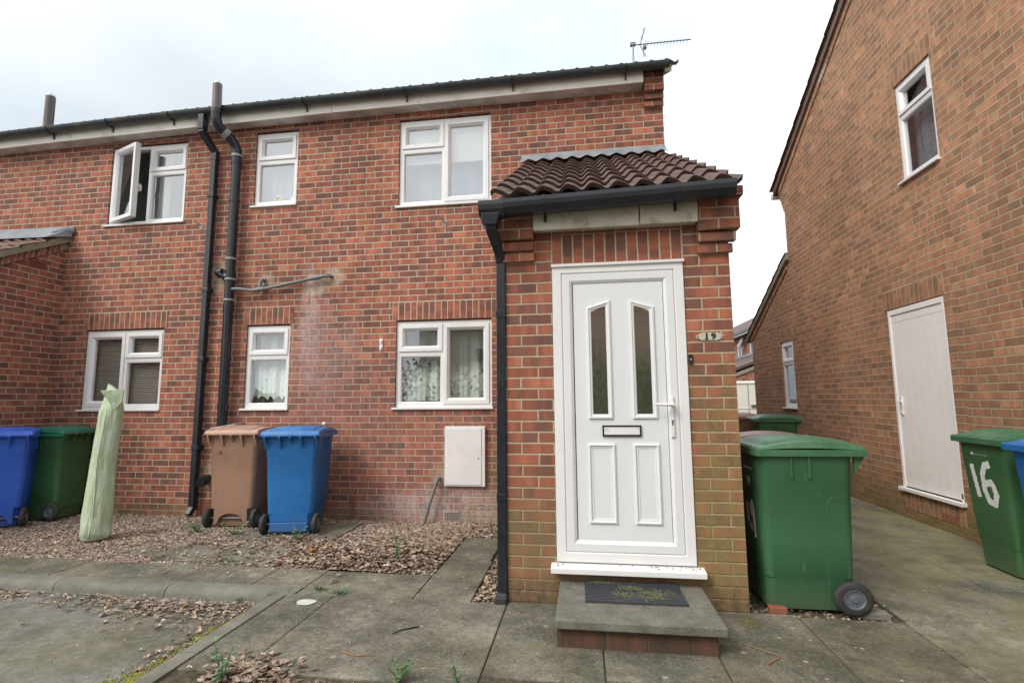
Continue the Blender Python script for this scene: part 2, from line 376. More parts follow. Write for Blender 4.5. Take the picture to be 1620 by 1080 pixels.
def wall_panel(mb, us, vs, holes, pt, depth, dirn):
    """grid of quads on a plane with rectangular holes and reveals. pt(u,v,d)->xyz"""
    us = sorted(set(us + [h[0] for h in holes]+[h[1] for h in holes])); vs = sorted(set(vs+[h[2] for h in holes]+[h[3] for h in holes]))
    for i in range(len(us)-1):
        for j in range(len(vs)-1):
            u, v = (us[i]+us[i+1])/2, (vs[j]+vs[j+1])/2
            if any(h[0] < u < h[1] and h[2] < v < h[3] for h in holes): continue
            mb.add([pt(us[i], vs[j], 0), pt(us[i+1], vs[j], 0), pt(us[i+1], vs[j+1], 0), pt(us[i], vs[j+1], 0)], [(0, 1, 2, 3)])
    for a, b, c, d in holes:
        q = [(a, c), (b, c), (b, d), (a, d)]
        for i in range(4):
            p0, p1 = q[i], q[(i+1) % 4]
            mb.add([pt(*p0, 0), pt(*p1, 0), pt(*p1, depth), pt(*p0, depth)], [(0, 1, 2, 3)])

# ================================================================= SETTING
t = T('soil'); c = t.mix(t.ss(t.noise(30, 6, .7), .4, .6), (.060, .050, .032), (.11, .092, .055)); t.l(c, t.b.inputs['Base Color']); t.b.inputs['Roughness'].default_value = 1; t.bump(t.noise(60, 5, .7), .01)
m_soil = t.m
g = MB(); g.add([(-300, -300, -.14), (300, -300, -.14), (300, 300, -.14), (-300, 300, -.14)], [(0, 1, 2, 3)])
m_tarmac = pbr('old_tarmac', (.085, .085, .082), .95, c2=(.115, .113, .105), scale=3, bump=.004, bscale=90)
tag(obj('ground', g, m_tarmac), kind='structure')

# --- paving
t = T('paving_slab')
gi = t.n('ShaderNodeNewGeometry').outputs['Random Per Island']
base = t.ramp(t.noise(1.7, 6, .62), [(.28, (.088, .085, .064)), (.5, (.158, .152, .120)), (.72, (.235, .226, .182))])
va = t.math('ADD', .80, t.math('MULTIPLY', gi, .36)); cc = t.n('ShaderNodeCombineXYZ'); [t.l(va, cc.inputs[i]) for i in range(3)]
base = t.mix(1., base, cc.outputs[0], 'MULTIPLY')
base = t.mix(t.math('MULTIPLY', t.ss(t.noise(60, 6, .85), .49, .62), .65), base, (.34, .32, .255))
base = t.mix(t.math('MULTIPLY', t.ss(t.noise(38, 7, .85, w=4), .49, .62), .65), base, (.070, .064, .042))
base = t.mix(t.math('MULTIPLY', t.ss(t.noise(1.1, 7, .75, w=7), .46, .64), .50), base, (.135, .125, .068))
x_, y_, z_ = t.xyz()
mot = t.math('MULTIPLY', t.ss(t.noise(3.2, 7, .72, w=21), .36, .64, .70, 1.16), t.ss(t.noise(14, 5, .7, w=6), .32, .68, .84, 1.12)); mcv = t.n('ShaderNodeCombineXYZ'); [t.l(mot, mcv.inputs[i]) for i in range(3)]; base = t.mix(1., base, mcv.outputs[0], 'MULTIPLY')
lv0 = t.n('ShaderNodeTexVoronoi'); lv0.inputs['Scale'].default_value = 5.5; t.l(t.oc(), lv0.inputs['Vector'])
lsp = t.math('ADD', lv0.outputs['Distance'], t.math('MULTIPLY', t.math('SUBTRACT', t.noise(40, 3), .5), .10))
base = t.mix(t.math('MULTIPLY', t.ss(lsp, .05, .10, 1., 0.), .6), base, (.40, .39, .33))
gr = t.math('MULTIPLY', t.ss(x_, 2.6, 4.2), t.ss(t.noise(1.6, 6, .7, w=2), .36, .60))
base = t.mix(t.math('MULTIPLY', gr, .62), base, (.27, .255, .125))
base = t.mix(t.math('MULTIPLY', t.ss(t.noise(9, 5, .7, w=11), .66, .74), .5), base, (.36, .35, .31))
t.l(base, t.b.inputs['Base Color']); t.b.inputs['Roughness'].default_value = .88; t.b.inputs['Specular IOR Level'].default_value = .3
t.bump(t.math('ADD', t.noise(60, 5, .7), t.math('MULTIPLY', t.noise(4, 3, .6), 2.)), .004, .8)
m_slab = t.m
pv = MB()
def slab(x0, x1, y0, y1, z=0., gap=.004):
    q = [R.uniform(-.0035, .0035) for _ in range(4)]; g_ = gap
    pv.add([(x0+g_, y0+g_, -.06), (x1-g_, y0+g_, -.06), (x1-g_, y1-g_, -.06), (x0+g_, y1-g_, -.06),
            (x0+g_, y0+g_, z+q[0]), (x1-g_, y0+g_, z+q[1]), (x1-g_, y1-g_, z+q[2]), (x0+g_, y1-g_, z+q[3])],
           [(3, 2, 1, 0), (4, 5, 6, 7), (0, 1, 5, 4), (1, 2, 6, 5), (2, 3, 7, 6), (3, 0, 4, 7)])
xs = [-10.4, -9.5, -8.6, -7.7, -6.8, -5.9, -5.0, -4.1, -3.2, -2.3, -1.45, -1.02]
for a, b in zip(xs, xs[1:]): slab(a, b, -2.08, -1.69)
slab(-1.02, -.16, -2.2, -1.73); slab(-.16, .25, -2.2, -1.35); slab(-.15, .23, -1.35, -.64)
slab(-1.068, -.72, -3.22, -2.2); slab(-.72, .50, -3.20, -2.2)
slab(.5, 1.11, -3.1, -2.2); slab(1.11, 1.71, -3.06, -2.2); slab(.5, 2.32, -2.2, -2.17); slab(1.71, 2.32, -3.05, -2.2)
slab(2.32, 2.91, -3.1, -2.2); slab(2.91, 3.82, -3.1, -2.2); slab(3.82, 4.72, -3.1, -2.2)
for i, (a, b) in enumerate([(-2.2, -1.58), (-1.58, -.98), (-.98, -.38), (-.38, .22), (.22, .82), (.82, 1.42), (1.42, 2.02), (2.02, 2.62), (2.62, 3.22), (3.22, 4.1), (4.1, 5), (5, 6), (6, 7.5)]):
    slab(2.93, 3.82, a, b); slab(3.82, 4.62, a, b)
    if i > 3: slab(2.12, 2.93, a, b)
for r_ in range(4):
    for k in range(9): slab(-1.0+k*.9, -.1+k*.9, -4.6-.62*r_, -3.98-.62*r_)
slab(-2.55, -1.78, -.93, -.30, .004); slab(-1.78, -1.42, -.8, -.22, .003); slab(-2.72, -2.2, -1.62, -1.18, .002); slab(-2.2, -1.62, -1.64, -1.1, .004); slab(-3.3, -2.72, -1.5, -1.0, -.004)
tag(obj('paving', pv, m_slab, bev=.006), kind='structure')
so_ = MB(); so_.box(-12, .52, -1.69, 0, -.13, -.022); so_.box(.52, 2.04, -2.17, 0, -.13, -.03); so_.box(-1.068, .25, -2.2, -1.69, -.13, -.011); so_.box(.25, 2.93, -2.2, -1.69, -.13, -.022); so_.box(2.93, 4.62, -2.2, 12, -.13, -.011); so_.box(-1.068, 9, -7.5, -2.2, -.13, -.0115); so_.box(2.04, 2.93, -1.69, 12, -.13, -.023)
tag(obj('soil_bed', so_, m_soil), kind='structure')

# --- kerb and driveway
t = T('kerb_concrete')
kc = t.ramp(t.noise(4, 6, .65), [(.3, (.10, .095, .078)), (.6, (.19, .183, .155)), (.8, (.25, .24, .20))])
kc = t.mix(t.math('MULTIPLY', t.ss(t.noise(120, 3, .7), .5, .7), .4), kc, (.30, .29, .25))
kc = t.mix(t.math('MULTIPLY', t.ss(t.noise(2.5, 5, .7, w=4), .5, .65), .5), kc, (.09, .085, .045))
t.l(kc, t.b.inputs['Base Color']); t.b.inputs['Roughness'].default_value = .9; t.bump(t.noise(70, 4, .7), .004)
m_kerb = t.m
kb = MB()
prof = [(-.13, .0), (-.13, .0)]
def kerb_run(a, b):
    """a,b ends (x,y); rounded nose on the left-hand side"""
    A, B = Vector((*a, 0)), Vector((*b, 0)); d = (B-A).normalized(); nl = Vector((-d.y, d.x, 0))
    pr = [(0, -.13), (0, .003), (.07, .004), (.105, -.002), (.125, -.018), (.135, -.045), (.138, -.13)]
    L = (B-A).length; n = max(1, round(L/.91))
    for i in range(n):
        p0, p1 = A+d*(L*i/n+.004), A+d*(L*(i+1)/n-.004)
        kb.prism(pr, lambda u, v: p0+nl*u+Vector((0, 0, v)), lambda u, v: p1+nl*u+Vector((0, 0, v)))
kerb_run((-1.10, -2.085), (-10.5, -2.085)) ; kerb_run((-1.07, -3.9), (-1.07, -2.24)) 
kb.box(-1.21, -1.025, -2.235, -2.09, -.13, .002)
tag(obj('kerb', kb, m_kerb, smooth=50), kind='structure')
t = T('driveway_surface')
dc = t.ramp(t.noise(1.3, 6, .65), [(.3, (.150, .145, .120)), (.55, (.195, .190, .172)), (.75, (.235, .232, .222))])
dc = t.mix(t.math('MULTIPLY', t.ss(t.noise(60, 6, .8), .52, .66), .6), dc, (.36, .35, .33))
dc = t.mix(t.math('MULTIPLY', t.ss(t.noise(45, 6, .8, w=3), .53, .66), .6), dc, (.085, .083, .072))
dc = t.mix(t.math('MULTIPLY', t.ss(t.noise(.9, 6, .7, w=8), .48, .62), .5), dc, (.145, .135, .060))
mot = t.math('MULTIPLY', t.ss(t.noise(2.6, 7, .75, w=21), .36, .64, .74, 1.14), t.ss(t.noise(16, 5, .7, w=6), .32, .68, .82, 1.12)); mcv = t.n('ShaderNodeCombineXYZ'); [t.l(mot, mcv.inputs[i]) for i in range(3)]; dc = t.mix(1., dc, mcv.outputs[0], 'MULTIPLY')
t.l(dc, t.b.inputs['Base Color']); t.b.inputs['Roughness'].default_value = .95; t.bump(t.noise(90, 4, .75), .006)
dv = MB()
nx, ny = 60, 30
for j in range(ny+1):
    for i in range(nx+1):
        x = -10.4+(10.4-1.2)*i/nx; y = -6.5+(6.5-2.2)*j/ny
        dv.v.append((x, y, -.062+.006*sin(x*2.1)*cos(y*1.7)))
for j in range(ny):
    for i in range(nx): a = j*(nx+1)+i; dv.f.append((a, a+1, a+nx+2, a+nx+1))
tag(obj('driveway', dv, t.m, smooth='all'), kind='structure')

# --- bumpy gravel bed under the loose stones
t = T('gravel_bed_mat')
gv = t.n('ShaderNodeTexVoronoi'); gv.inputs['Scale'].default_value = 48; t.l(t.oc(), gv.inputs['Vector'])
gx = t.xyz(gv.outputs['Color'])
gc = t.ramp(gx[0], [(0, (.075, .055, .040)), (.4, (.15, .11, .082)), (.75, (.24, .185, .145)), (1, (.36, .30, .25))])
gc = t.mix(t.ss(gv.outputs[0], .35, .65), gc, (.03, .024, .018)); t.l(gc, t.b.inputs['Base Color']); t.b.inputs['Roughness'].default_value = .95
t.bump(t.math('SUBTRACT', 1., gv.outputs[0]), .01)
m_bed = t.m
def pile(x, y):     # height of the loose surface
    h = .004*sin(x*5.1+1)*cos(y*4.3)
    h += .045*math.exp(-(((x+.80)/.42)**2+((y+1.35)/.33)**2))
    h += .02*math.exp(-(((x+.3)/.3)**2+((y+.3)/.3)**2)) + .02*math.exp(-(((x+3.2)/.7)**2+((y+.9)/.4)**2))
    return h-.012
gb = MB(); nx, ny = 130, 34
for j in range(ny+1):
    for i in range(nx+1):
        x = -9.5+9.33*i/nx; y = -1.70+1.69*j/ny
        gb.v.append((x, y, pile(x, y)))
for j in range(ny):
    for i in range(nx): a = j*(nx+1)+i; gb.f.append((a, a+1, a+nx+2, a+nx+1))
tag(obj('gravel_bed', gb, m_bed, smooth='all'), kind='structure')

# ---------------------------------------------------------------- windows
def pane_box(x0, x1, z0, z1, y=.03): return MB().add([(x0, y, z0), (x1, y, z0), (x1, y, z1), (x0, y, z1)], [(0, 1, 2, 3)])
FP = [(0, .07), (0, -.0), (.035, -.0), (.042, .012), (.042, .07)]
def sashp(wd, out=.014): return [(0, .05), (0, -out+.003), (.003, -out), (wd*.62, -out), (wd*.72, -out+.008), (wd*.97, .012), (wd, .016), (wd, .05)]
BEAD = [(0, .05), (0, .004), (.004, .002), (.022, .004), (.030, .018), (.030, .05)]
def window(parent, tr, W, H, kind, g=None, label=None, sill=True, back='drape', openleft=0):
    """local: x 0..W, z 0..H, y into the house; tr maps local to world"""
    def mk(name, mb, m, par, **k): mb.map(tr); return obj(name, mb, m, par, **k)
    g = g or m_glass; hs = .985
    f = MB(); f.sweep(0, W, 0, H, FP)
    fr = None; parts = []
    zt = H-.36
    def fan(x0, x1):
        parts.append(('casement', MB().sweep(x0, x1, zt, H-.038, sashp(.068)), m_upvc, None)); parts.append(('pane', pane_box(x0+.06, x1-.06, zt+.06, H-.098), g, None))
    def fixed(x0, x1):
        f.sweep(x0, x1, .035, zt-.035, BEAD); parts.append(('pane', pane_box(x0+.025, x1-.025, .06, zt-.06, .032), g, None))
    def tall(x0, x1):
        parts.append(('casement', MB().sweep(x0, x1, .035, H-.038, sashp(.072)), m_upvc, None)); parts.append(('pane', pane_box(x0+.06, x1-.06, .09, H-.095), g, None))
    if kind == 'fan':
        f.box(.03, W-.03, .001, .07, zt-.042, zt+.004); fan(.032, W-.032); fixed(.03, W-.03)
    if kind in ('fan_left', 'fan_right', 'open_left'):
        s = kind == 'fan_left'; mx_ = W*.492 if s else W*.508
        f.box(mx_-.022, mx_+.022, .0015, .07, .03, H-.03)
        a0, a1, b0, b1 = (.032, mx_-.004, mx_+.006, W-.032) if s else (mx_+.004, W-.032, .032, mx_-.006)
        f.box(a0, a1, .001, .07, zt-.042, zt+.004); fan(a0, a1); fixed(a0, a1)
        if kind != 'open_left': tall(b0, b1)
    root = mk('window', f, m_upvc, parent, bev=.0015, label=label)
    for nme, mb, m, lab in parts: mk(nme, mb, m, root, bev=.0015 if nme == 'casement' else 0)
    if kind == 'open_left':
        wd = W*.508-.038; an = radians(-openleft)
        def hinge(x, y, z):
            return (.034+x*cos(an)-y*sin(an)*(-1)*(-1), x*sin(an)+y*cos(an)-.015, z)
        cs = MB().sweep(0, wd, .035, H-.038, [(0, .05), (0, .02), (0, -.011), (.003, -.014), (.045, -.014), (.055, -.006), (.072, .016), (.072, .05)]).map(hinge)
        mk('casement', cs, m_upvc, root, bev=.0015, label='casement standing ajar')
        mk('pane', pane_box(.06, wd-.06, .09, H-.095).map(hinge), g, root)
        mk('handle', MB().box(wd-.05, wd-.025, .05, .085, H*.42, H*.42+.05).box(wd-.06, wd-.02, .08, .10, H*.38, H*.42+.04).map(hinge), m_upvc, root)
    if sill:
        mk('sill', MB().prism([(-.055, .0), (-.055, -.022), (-.045, -.026), (.055, -.016), (.055, .003)], lambda y, z: (-.035, y, z-.001), lambda y, z: (W+.018, y, z-.001)), m_upvc, root, bev=.002)
    def curtain(x0, x1, z0, z1, y, amp=.02, k=38, scal=0):
        c_ = MB(); n = max(8, int((x1-x0)*90))
        for i in range(n+1):
            x = x0+(x1-x0)*i/n; yy = y+amp*sin(x*k)+amp*.5*sin(x*k*2.3+1)
            zb = z0+(scal*abs(sin(x*30)) if scal else 0)
            c_.v += [(x, yy, zb), (x, yy, z1)]
        for i in range(n): c_.f.append((2*i, 2*i+2, 2*i+3, 2*i+1))
        return c_
    if 'lace' in back:
        mk('lace_curtain', curtain(.03, W-.03, .075 if W > 1 else .10, H-.03, .12, scal=.05 if W < 1 else 0), m_lace2 if W < 1 else m_lace, root, smooth='all')
        mk('curtain', curtain(.02, .14, .0, H, .2), m_drape, root, smooth='all')
        if W > 1: mk('curtain', curtain(W*.46, W*.52, .0, H, .2), m_drape, root, smooth='all')
    if 'blind' in back:
        b_ = MB(); n = int(H/.024)
        for i in range(n): b_.add([(.035, .085, .03+i*.024), (W-.035, .085, .03+i*.024), (W-.035, .098, .049+i*.024), (.035, .098, .049+i*.024)], [(0, 1, 2, 3)])
        b_; mk('venetian_blind', b_, m_slat, root)
    if 'net' in back: mk('net_curtain', curtain(.02, W-.02, .0, H, .14, .012, 25), m_net, root, smooth='all')
    if 'roller' in back:
        mk('roller_blind', MB().box(.03, W-.03, .09, .094, H*.52, H), m_blind, root); mk('net_curtain', curtain(.02, W-.02, 0, H, .22, .01, 20), m_net, root, smooth='all')
    if 'side' in back: mk('curtain', curtain(W*.5, W*.66, 0, H, .16, .02), m_drape, root, smooth='all')
    # dark room behind
    rm = MB(); a, b, z0, z1, y0, y1 = -.3, W+.3, -.5, H+.3, .125 if 'deep' in back else .24, 1.9
    rm.add([(a, y0, z0), (b, y0, z0), (b, y1, z0), (a, y1, z0), (a, y0, z1), (b, y0, z1), (b, y1, z1), (a, y1, z1)], [(0, 1, 2, 3), (4, 5, 6, 7), (1, 2, 6, 5), (2, 3, 7, 6), (3, 0, 4, 7)])
    rm.add([(a, y0, z0), (b, y0, z0), (b, y0, 0), (a, y0, 0)], [(0, 1, 2, 3)])
    mk('room', rm, m_room, root)
    return root

# ---------------------------------------------------------------- roofs
def roof_sheet(mb, o, along, up, n_w, n_c, period, course, amp=.022, lift=.026, sub=7, jit=.003):
    """pantiled slope: o lower-left corner, along/up unit vectors"""
    o, a, u = Vector(o), Vector(along), Vector(up); nn = a.cross(u).normalized()
    if nn.z < 0: nn = -nn
    S = n_w*sub
    for c in range(n_c):
        r0 = R.uniform(-jit, jit); b = len(mb.v)
        for k in range(4):
            for i in range(S+1):
                ph = 2*pi*i/sub; wv = amp*(sin(ph)+.22*sin(2*ph+.6))
                x = period*i/sub
                if k == 0: s_, h = c*course+.010+r0, wv+lift-.036
                elif k == 1: s_, h = c*course+r0, wv+lift-.003
                elif k == 2: s_, h = c*course+.006+r0, wv+lift
                else: s_, h = (c+1)*course+.03, wv*1.0+.004
                mb.v.append(tuple(o+a*x+u*s_+nn*h))
        for k in range(3):
            for i in range(S): q = b+k*(S+1)+i; mb.f.append((q, q+1, q+S+2, q+S+1))
    return mb

# ================================================================= MAIN HOUSE
house = thing('brick_house', (-2, 3.5, 0), 'long red brick two storey house with white windows and the tiled porch numbered 19', 'house')
def ez(x):      # soffit height along the front
    P = [(-14, 4.66), (-9, 4.77), (-7, 4.82), (-4, 4.89), (1.8, 4.93), (3, 4.935)]
    for (a, b), (c, d) in zip(P, P[1:]):
        if x <= c: return b+(d-b)*(x-a)/(c-a)
    return P[-1][1]
WH = [(-1.155, .003, 1.26, 2.295), (-1.155, .003, 3.69, 4.825), (-3.095, -2.508, 1.26, 2.295), (-3.095, -2.505, 3.815, 4.825), (-5.378, -4.238, 1.26, 2.295), (-5.212, -4.078, 3.685, 4.795)]
wl = MB(); wall_panel(wl, [-13.5, 2.03], [-.1, 5.05], WH, lambda u, v, d: (u, d, v), .11, 1)
wl.add([(2.03, 0, -.1), (2.03, 7.6, -.1), (2.03, 7.6, 5.05), (2.03, 3.8, 7.2), (2.03, 0, 5.05)], [(0, 1, 2, 3, 4)])
wl.add([(-13.5, 0, -.1), (-13.5, 7.6, -.1), (-13.5, 7.6, 5.05), (-13.5, 3.8, 7.2), (-13.5, 0, 5.05)], [(0, 1, 2, 3, 4)])
wl.add([(-13.5, 7.6, -.1), (2.03, 7.6, -.1), (2.03, 7.6, 5.05), (-13.5, 7.6, 5.05)], [(0, 1, 2, 3)])
obj('wall', wl, m_brick, house, uvf=uvm)
# soldier courses over the ground floor windows
for a, b in [(-1.20, .045), (-3.13, -2.47), (-5.42, -4.20)]:
    obj('lintel', MB().box(a, b, -.003, .10, 2.297, 2.518), m_soldier, house, uvf=uv_soldier(a, 2.29))
tr0 = lambda x0, z0, dy=.028: (lambda x, y, z: (x0+x, y+dy, z0+z))
window(house, tr0(-1.152, 1.268), 1.152, 1.012, 'fan_left', back='lace', label='wide ground floor window with lace curtains, nearest the porch')
window(house, tr0(-1.152, 3.705), 1.152, 1.10, 'fan_left', g=m_glassu, back='roller', label='wide upper window with a cream roller blind')
window(house, tr0(-3.092, 1.268), .58, 1.012, 'fan', back='lace', label='narrow ground floor window with scalloped lace curtain')
window(house, tr0(-3.092, 3.83), .58, .975, 'fan', g=m_glassu, back='net', label='narrow upper window beside the black soil pipe')
window(house, tr0(-5.375, 1.268), 1.132, 1.012, 'fan_right', back='blind', label='ground floor window with grey venetian blind')
window(house, tr0(-5.21, 3.70), 1.130, 1.078, 'open_left', g=m_glassu, back='side deep', openleft=20, label='upper window with its left casement standing open')
# eaves
def long_box(name, xs_, y0, y1, z0f, z1f, m, par=house, **k):
    mb = MB()
    for a, b in zip(xs_, xs_[1:]):
        mb.add([(a, y0, z0f(a)), (b, y0, z0f(b)), (b, y1, z0f(b)), (a, y1, z0f(a)), (a, y0, z1f(a)), (b, y0, z1f(b)), (b, y1, z1f(b)), (a, y1, z1f(a))],
               [(3, 2, 1, 0), (4, 5, 6, 7), (0, 1, 5, 4), (1, 2, 6, 5), (2, 3, 7, 6), (3, 0, 4, 7)])
    return obj(name, mb, m, par, **k)
FXS = [-13.5, -9, -6.05, -6.044, -4, -1.4, 1.80]
long_box('soffit', [-13.5, -9, -7, -4, 1.80], -.148, .0, lambda x: ez(x)+.001, lambda x: ez(x)+.02, m_soffit)
for a, b in [(-13.5, -9.9), (-9.894, -5.70), (-5.694, -1.98), (-1.974, 1.80)]:
    long_box('fascia', [a, b], -.165, -.148, lambda x: ez(x), lambda x: ez(x)+.15, m_trim, bev=.002)
gu = MB(); n = 10
xs_ = [-13.5, -9, -7, -4, 2.08]
def gprof(k): a = pi*k/n; return (-.232-.062*cos(a), -.062*sin(a))
b0 = len(gu.v)
for x in xs_:
    for k in range(n+1): y, z = gprof(k); gu.v.append((x, y, ez(x)+.158+z))
    for k in range(n+1): y, z = gprof(n-k); gu.v.append((x, -.232+(y+.232)*.93, ez(x)+.158+z*.93))
M_ = 2*(n+1)
for i in range(len(xs_)-1):
    for k in range(M_): gu.f.append((i*M_+k, i*M_+(k+1) % M_, (i+1)*M_+(k+1) % M_, (i+1)*M_+k))
gu.f.append(tuple(range((len(xs_)-1)*M_, len(xs_)*M_)))
gut = obj('gutter', gu, m_gutter, house, smooth=40)
for x in [-8.6, -7.7, -6.85, -5.95, -5.05, -4.15, -2.3, -1.0, .3, 1.6]:
    z = ez(x)+.158; bk = MB()
    bk.tube([(x, -.232-.066*cos(pi*k/8), z-.066*sin(pi*k/8)) for k in range(9)], .008, 6); bk.sq([(x, -.18, z-.06), (x, -.168, z-.12)], .011)
    obj('bracket', bk, m_black, gut)
su = Vector((0, cos(radians(30)), sin(radians(30))))
rf = MB(); roof_sheet(rf, (-13.5, -.262, 5.067), (1, 0, 0), tuple(su), 95, 13, .165, .35)
for i, v in enumerate(rf.v):
    x = v[0]; rf.v[i] = (x, v[1], v[2]+(ez(x)-4.93)*max(0, 1-v[1]/4))
rf.add([(-13.5, 3.85, 7.38), (2.17, 3.85, 7.38), (2.17, 7.9, 5.0), (-13.5, 7.9, 5.0)], [(0, 1, 2, 3)])
roof = obj('roof', rf, m_tileg, house, smooth=50)
obj('ridge', MB().tube([(-13.5, 3.85, 7.34), (2.17, 3.85, 7.34)], .11, 12), m_tileg, roof, smooth=40)
# verge at the right end: corbelled brick foot, mortar verge
cb_ = MB()
for z0, z1, p in [(4.70, 4.765, .045), (4.775, 4.84, .075), (4.85, 5.07, .12)]: cb_.box(1.815, 2.032, -p, .001, z0, z1)
cb_.box(1.815, 2.031, -.025, .001, 4.695, 5.07)
obj('corbel', cb_, m_brick, house, uvf=uvm, bev=.004)
vg = MB(); vg.prism([(-.24, 4.98), (-.24, 5.10), (3.85, 7.40), (3.85, 7.27)], lambda y, z: (2.03, y, z), lambda y, z: (2.10, y, z)); obj('verge', vg, m_verge, house)

# square downpipe
dp = MB(); dp.sq([(-3.62, -.062, 4.56), (-3.64, -.062, .10), (-3.645, -.12, .02)], .033)
dpo = obj('downpipe', dp, m_black, house, smooth=0, bev=.005, label='square black rainwater downpipe from the eaves')
obj('offset_bend', MB().sq([(-3.68, -.235, 4.90), (-3.68, -.235, 4.76), (-3.62, -.062, 4.56), (-3.62, -.062, 4.45)], .036), m_black, dpo, bev=.005)
obj('outlet', MB().box(-3.72, -3.64, -.28, -.19, 4.78, 4.98), m_black, dpo, bev=.006)
for z in (3.95, 2.72, 1.85, .78): obj('socket', MB().box(-3.675, -3.582, -.103, -.004, z, z+.05), m_black, dpo, bev=.004)
# round soil stack and flue
sp = MB(); sp.tube([(-3.285, -.095, .05), (-3.285, -.095, 4.50)], .056, 24)
spo = obj('soil_pipe', sp, m_black, house, smooth=40, label='round black soil stack running up beside the downpipe')
bend = [(-3.285, -.095, 4.44), (-3.285, -.10, 4.54), (-3.30, -.125, 4.61), (-3.335, -.18, 4.68), (-3.385, -.26, 4.745), (-3.41, -.31, 4.80), (-3.42, -.33, 4.88), (-3.42, -.33, 4.98)]
obj('swan_neck', MB().tube(bend, .059, 20), m_black, spo, smooth=50)
obj('flue', MB().tube([(-3.42, -.33, 4.96), (-3.425, -.33, 5.31)], .055, 24), m_flue, spo, smooth=40)
obj('flue_cap', MB().tube([(-3.425, -.33, 5.31), (-3.425, -.33, 5.335)], .046, 24), m_steel, spo, smooth=40)
for p, a, m in [((-3.42, -.33, 4.94), (0, 0, .03), m_black), ((-3.285, -.095, 4.47), (0, 0, .03), m_seal), ((-3.36, -.22, 4.715), (-.03, -.045, .032), m_seal), ((-3.285, -.095, 3.12), (0, 0, .02), m_seal), ((-3.285, -.095, 2.86), (0, 0, .018), m_seal),
                ((-3.285, -.095, 2.60), (0, 0, .018), m_seal), ((-3.285, -.095, 3.88), (0, 0, .05), m_black), ((-3.285, -.095, 2.5), (0, 0, .1), m_black), ((-3.285, -.095, 2.9), (0, 0, .1), m_black), ((-3.285, -.095, 1.30), (0, 0, .05), m_black), ((-3.285, -.095, 4.4), (0, 0, .07), m_black)]:
    P = Vector(p); d = Vector(a).normalized()*max(.012, Vector(a).length*.5)
    obj('collar', MB().tube([P-d, P+d], .066 if m is m_seal else .063, 24), m, spo, smooth=40)
obj('branch', MB().tube([(-3.30, -.11, 2.88), (-3.38, -.115, 2.93), (-3.45, -.08, 2.965), (-3.47, .01, 2.97)], [.05, .05, .058, .058], 18), m_black, spo, smooth=50)
obj('boss_cap', MB().tube([(-3.37, -.16, 2.96), (-3.37, -.19, 2.965)], .026, 14).tube([(-3.41, -.10, 2.945), (-3.42, -.10, 2.95)], .062, 18), m_black, spo, smooth=40)
wp = obj('waste_pipe', MB().tube([(-3.24, -.11, 2.735), (-3.15, -.10, 2.735), (-3.0, -.075, 2.715), (-2.90, -.06, 2.725), (-2.8, -.06, 2.74), (-2.06, -.055, 2.862), (-2.0, -.045, 2.865), (-1.985, .01, 2.865)], .021, 14), m_grey, house, smooth=50, label='grey waste pipe sloping into the soil stack')
obj('tee', MB().tube([(-2.90, -.06, 2.72), (-2.90, -.06, 2.82), (-2.885, -.04, 2.85), (-2.875, .01, 2.855)], .024, 14).tube([(-2.96, -.066, 2.72), (-2.84, -.06, 2.733)], .028, 14).tube([(-2.2, -.055, 2.838), (-2.12, -.055, 2.852)], .026, 14), m_grey, wp, smooth=50)
obj('stub_pipe', MB().tube([(-3.50, .01, .44), (-3.50, -.05, .43), (-3.48, -.16, .40)], [.04, .05, .052], 18).tube([(-3.49, -.10, .415), (-3.486, -.12, .41)], .062, 18), m_black, house, smooth=40)
# meter cupboard and the gas pipe under it
mbx = obj('meter_box', MB().box(-.538, -.072, -.045, .001, .388, 1.052), m_meter, house, bev=.006, label='white meter cupboard below the wide window')
obj('cupboard_door', MB().box(-.515, -.112, -.053, -.0455, .405, 1.028), m_meter, mbx, bev=.004)
obj('lock', MB().tube([(-.145, -.052, .70), (-.145, -.058, .70)], .008, 10), m_alu, mbx)
obj('hinge', MB().box(-.520, -.512, -.057, -.050, .42, .45).box(-.520, -.512, -.057, -.050, .93, .96), m_meter, mbx)
obj('gas_pipe', MB().tube([(-.60, .01, .47), (-.61, -.05, .47), (-.625, -.07, .44), (-.76, -.09, -.02)], .018, 14).tube([(-.612, -.056, .465), (-.633, -.075, .41)], .024, 14), m_grey, house, smooth=50)
vt = MB(); 
for i in range(9): vt.box(-.545+i*.0215, -.539+i*.0215, -.006, .002, .012, .095)
for j in range(6): vt.box(-.545, -.365, -.0055, .002, .010+j*.0165, .0155+j*.0165)
vto = obj('air_vent', vt, m_vent, house); obj('vent_shade', MB().box(-.545, -.366, -.002, .0, .012, .095), m_dark, vto)  # near-black plate stands in for the shade inside the vent holes
for x, z in [(-1.333, 2.01)]:
    obj('wall_bracket', MB().box(x-.018, x+.018, -.012, .002, z-.07, z+.07).box(x-.012, x+.012, -.03, -.01, z-.055, z-.03).box(x-.012, x+.012, -.03, -.01, z+.02, z+.05), m_upvc, house)
for x, z, dx in [(-.56, 3.46, -.03), (-3.80, 3.62, -.05)]:
    obj('hook', MB().tube([(x, .01, z), (x+dx*.3, -.05, z+.005), (x+dx, -.09, z+.04)], .006, 8).box(x-.03, x+.02, -.004, .001, z-.04, z+.02), m_alu, house)
obj('pipe_arm', MB().tube([(-3.06, .01, 1.10), (-3.12, -.09, 1.08), (-3.32, -.24, 1.04)], .010, 8), m_steel, house)
av = MB()
for i in range(7): av.box(-3.585+i*.024, -3.575+i*.024, -.005, .002, .03, .15)
for j in range(5): av.box(-3.59, -3.42, -.0045, .002, .03+j*.027, .042+j*.027)
obj('air_brick', av, m_terra, house)

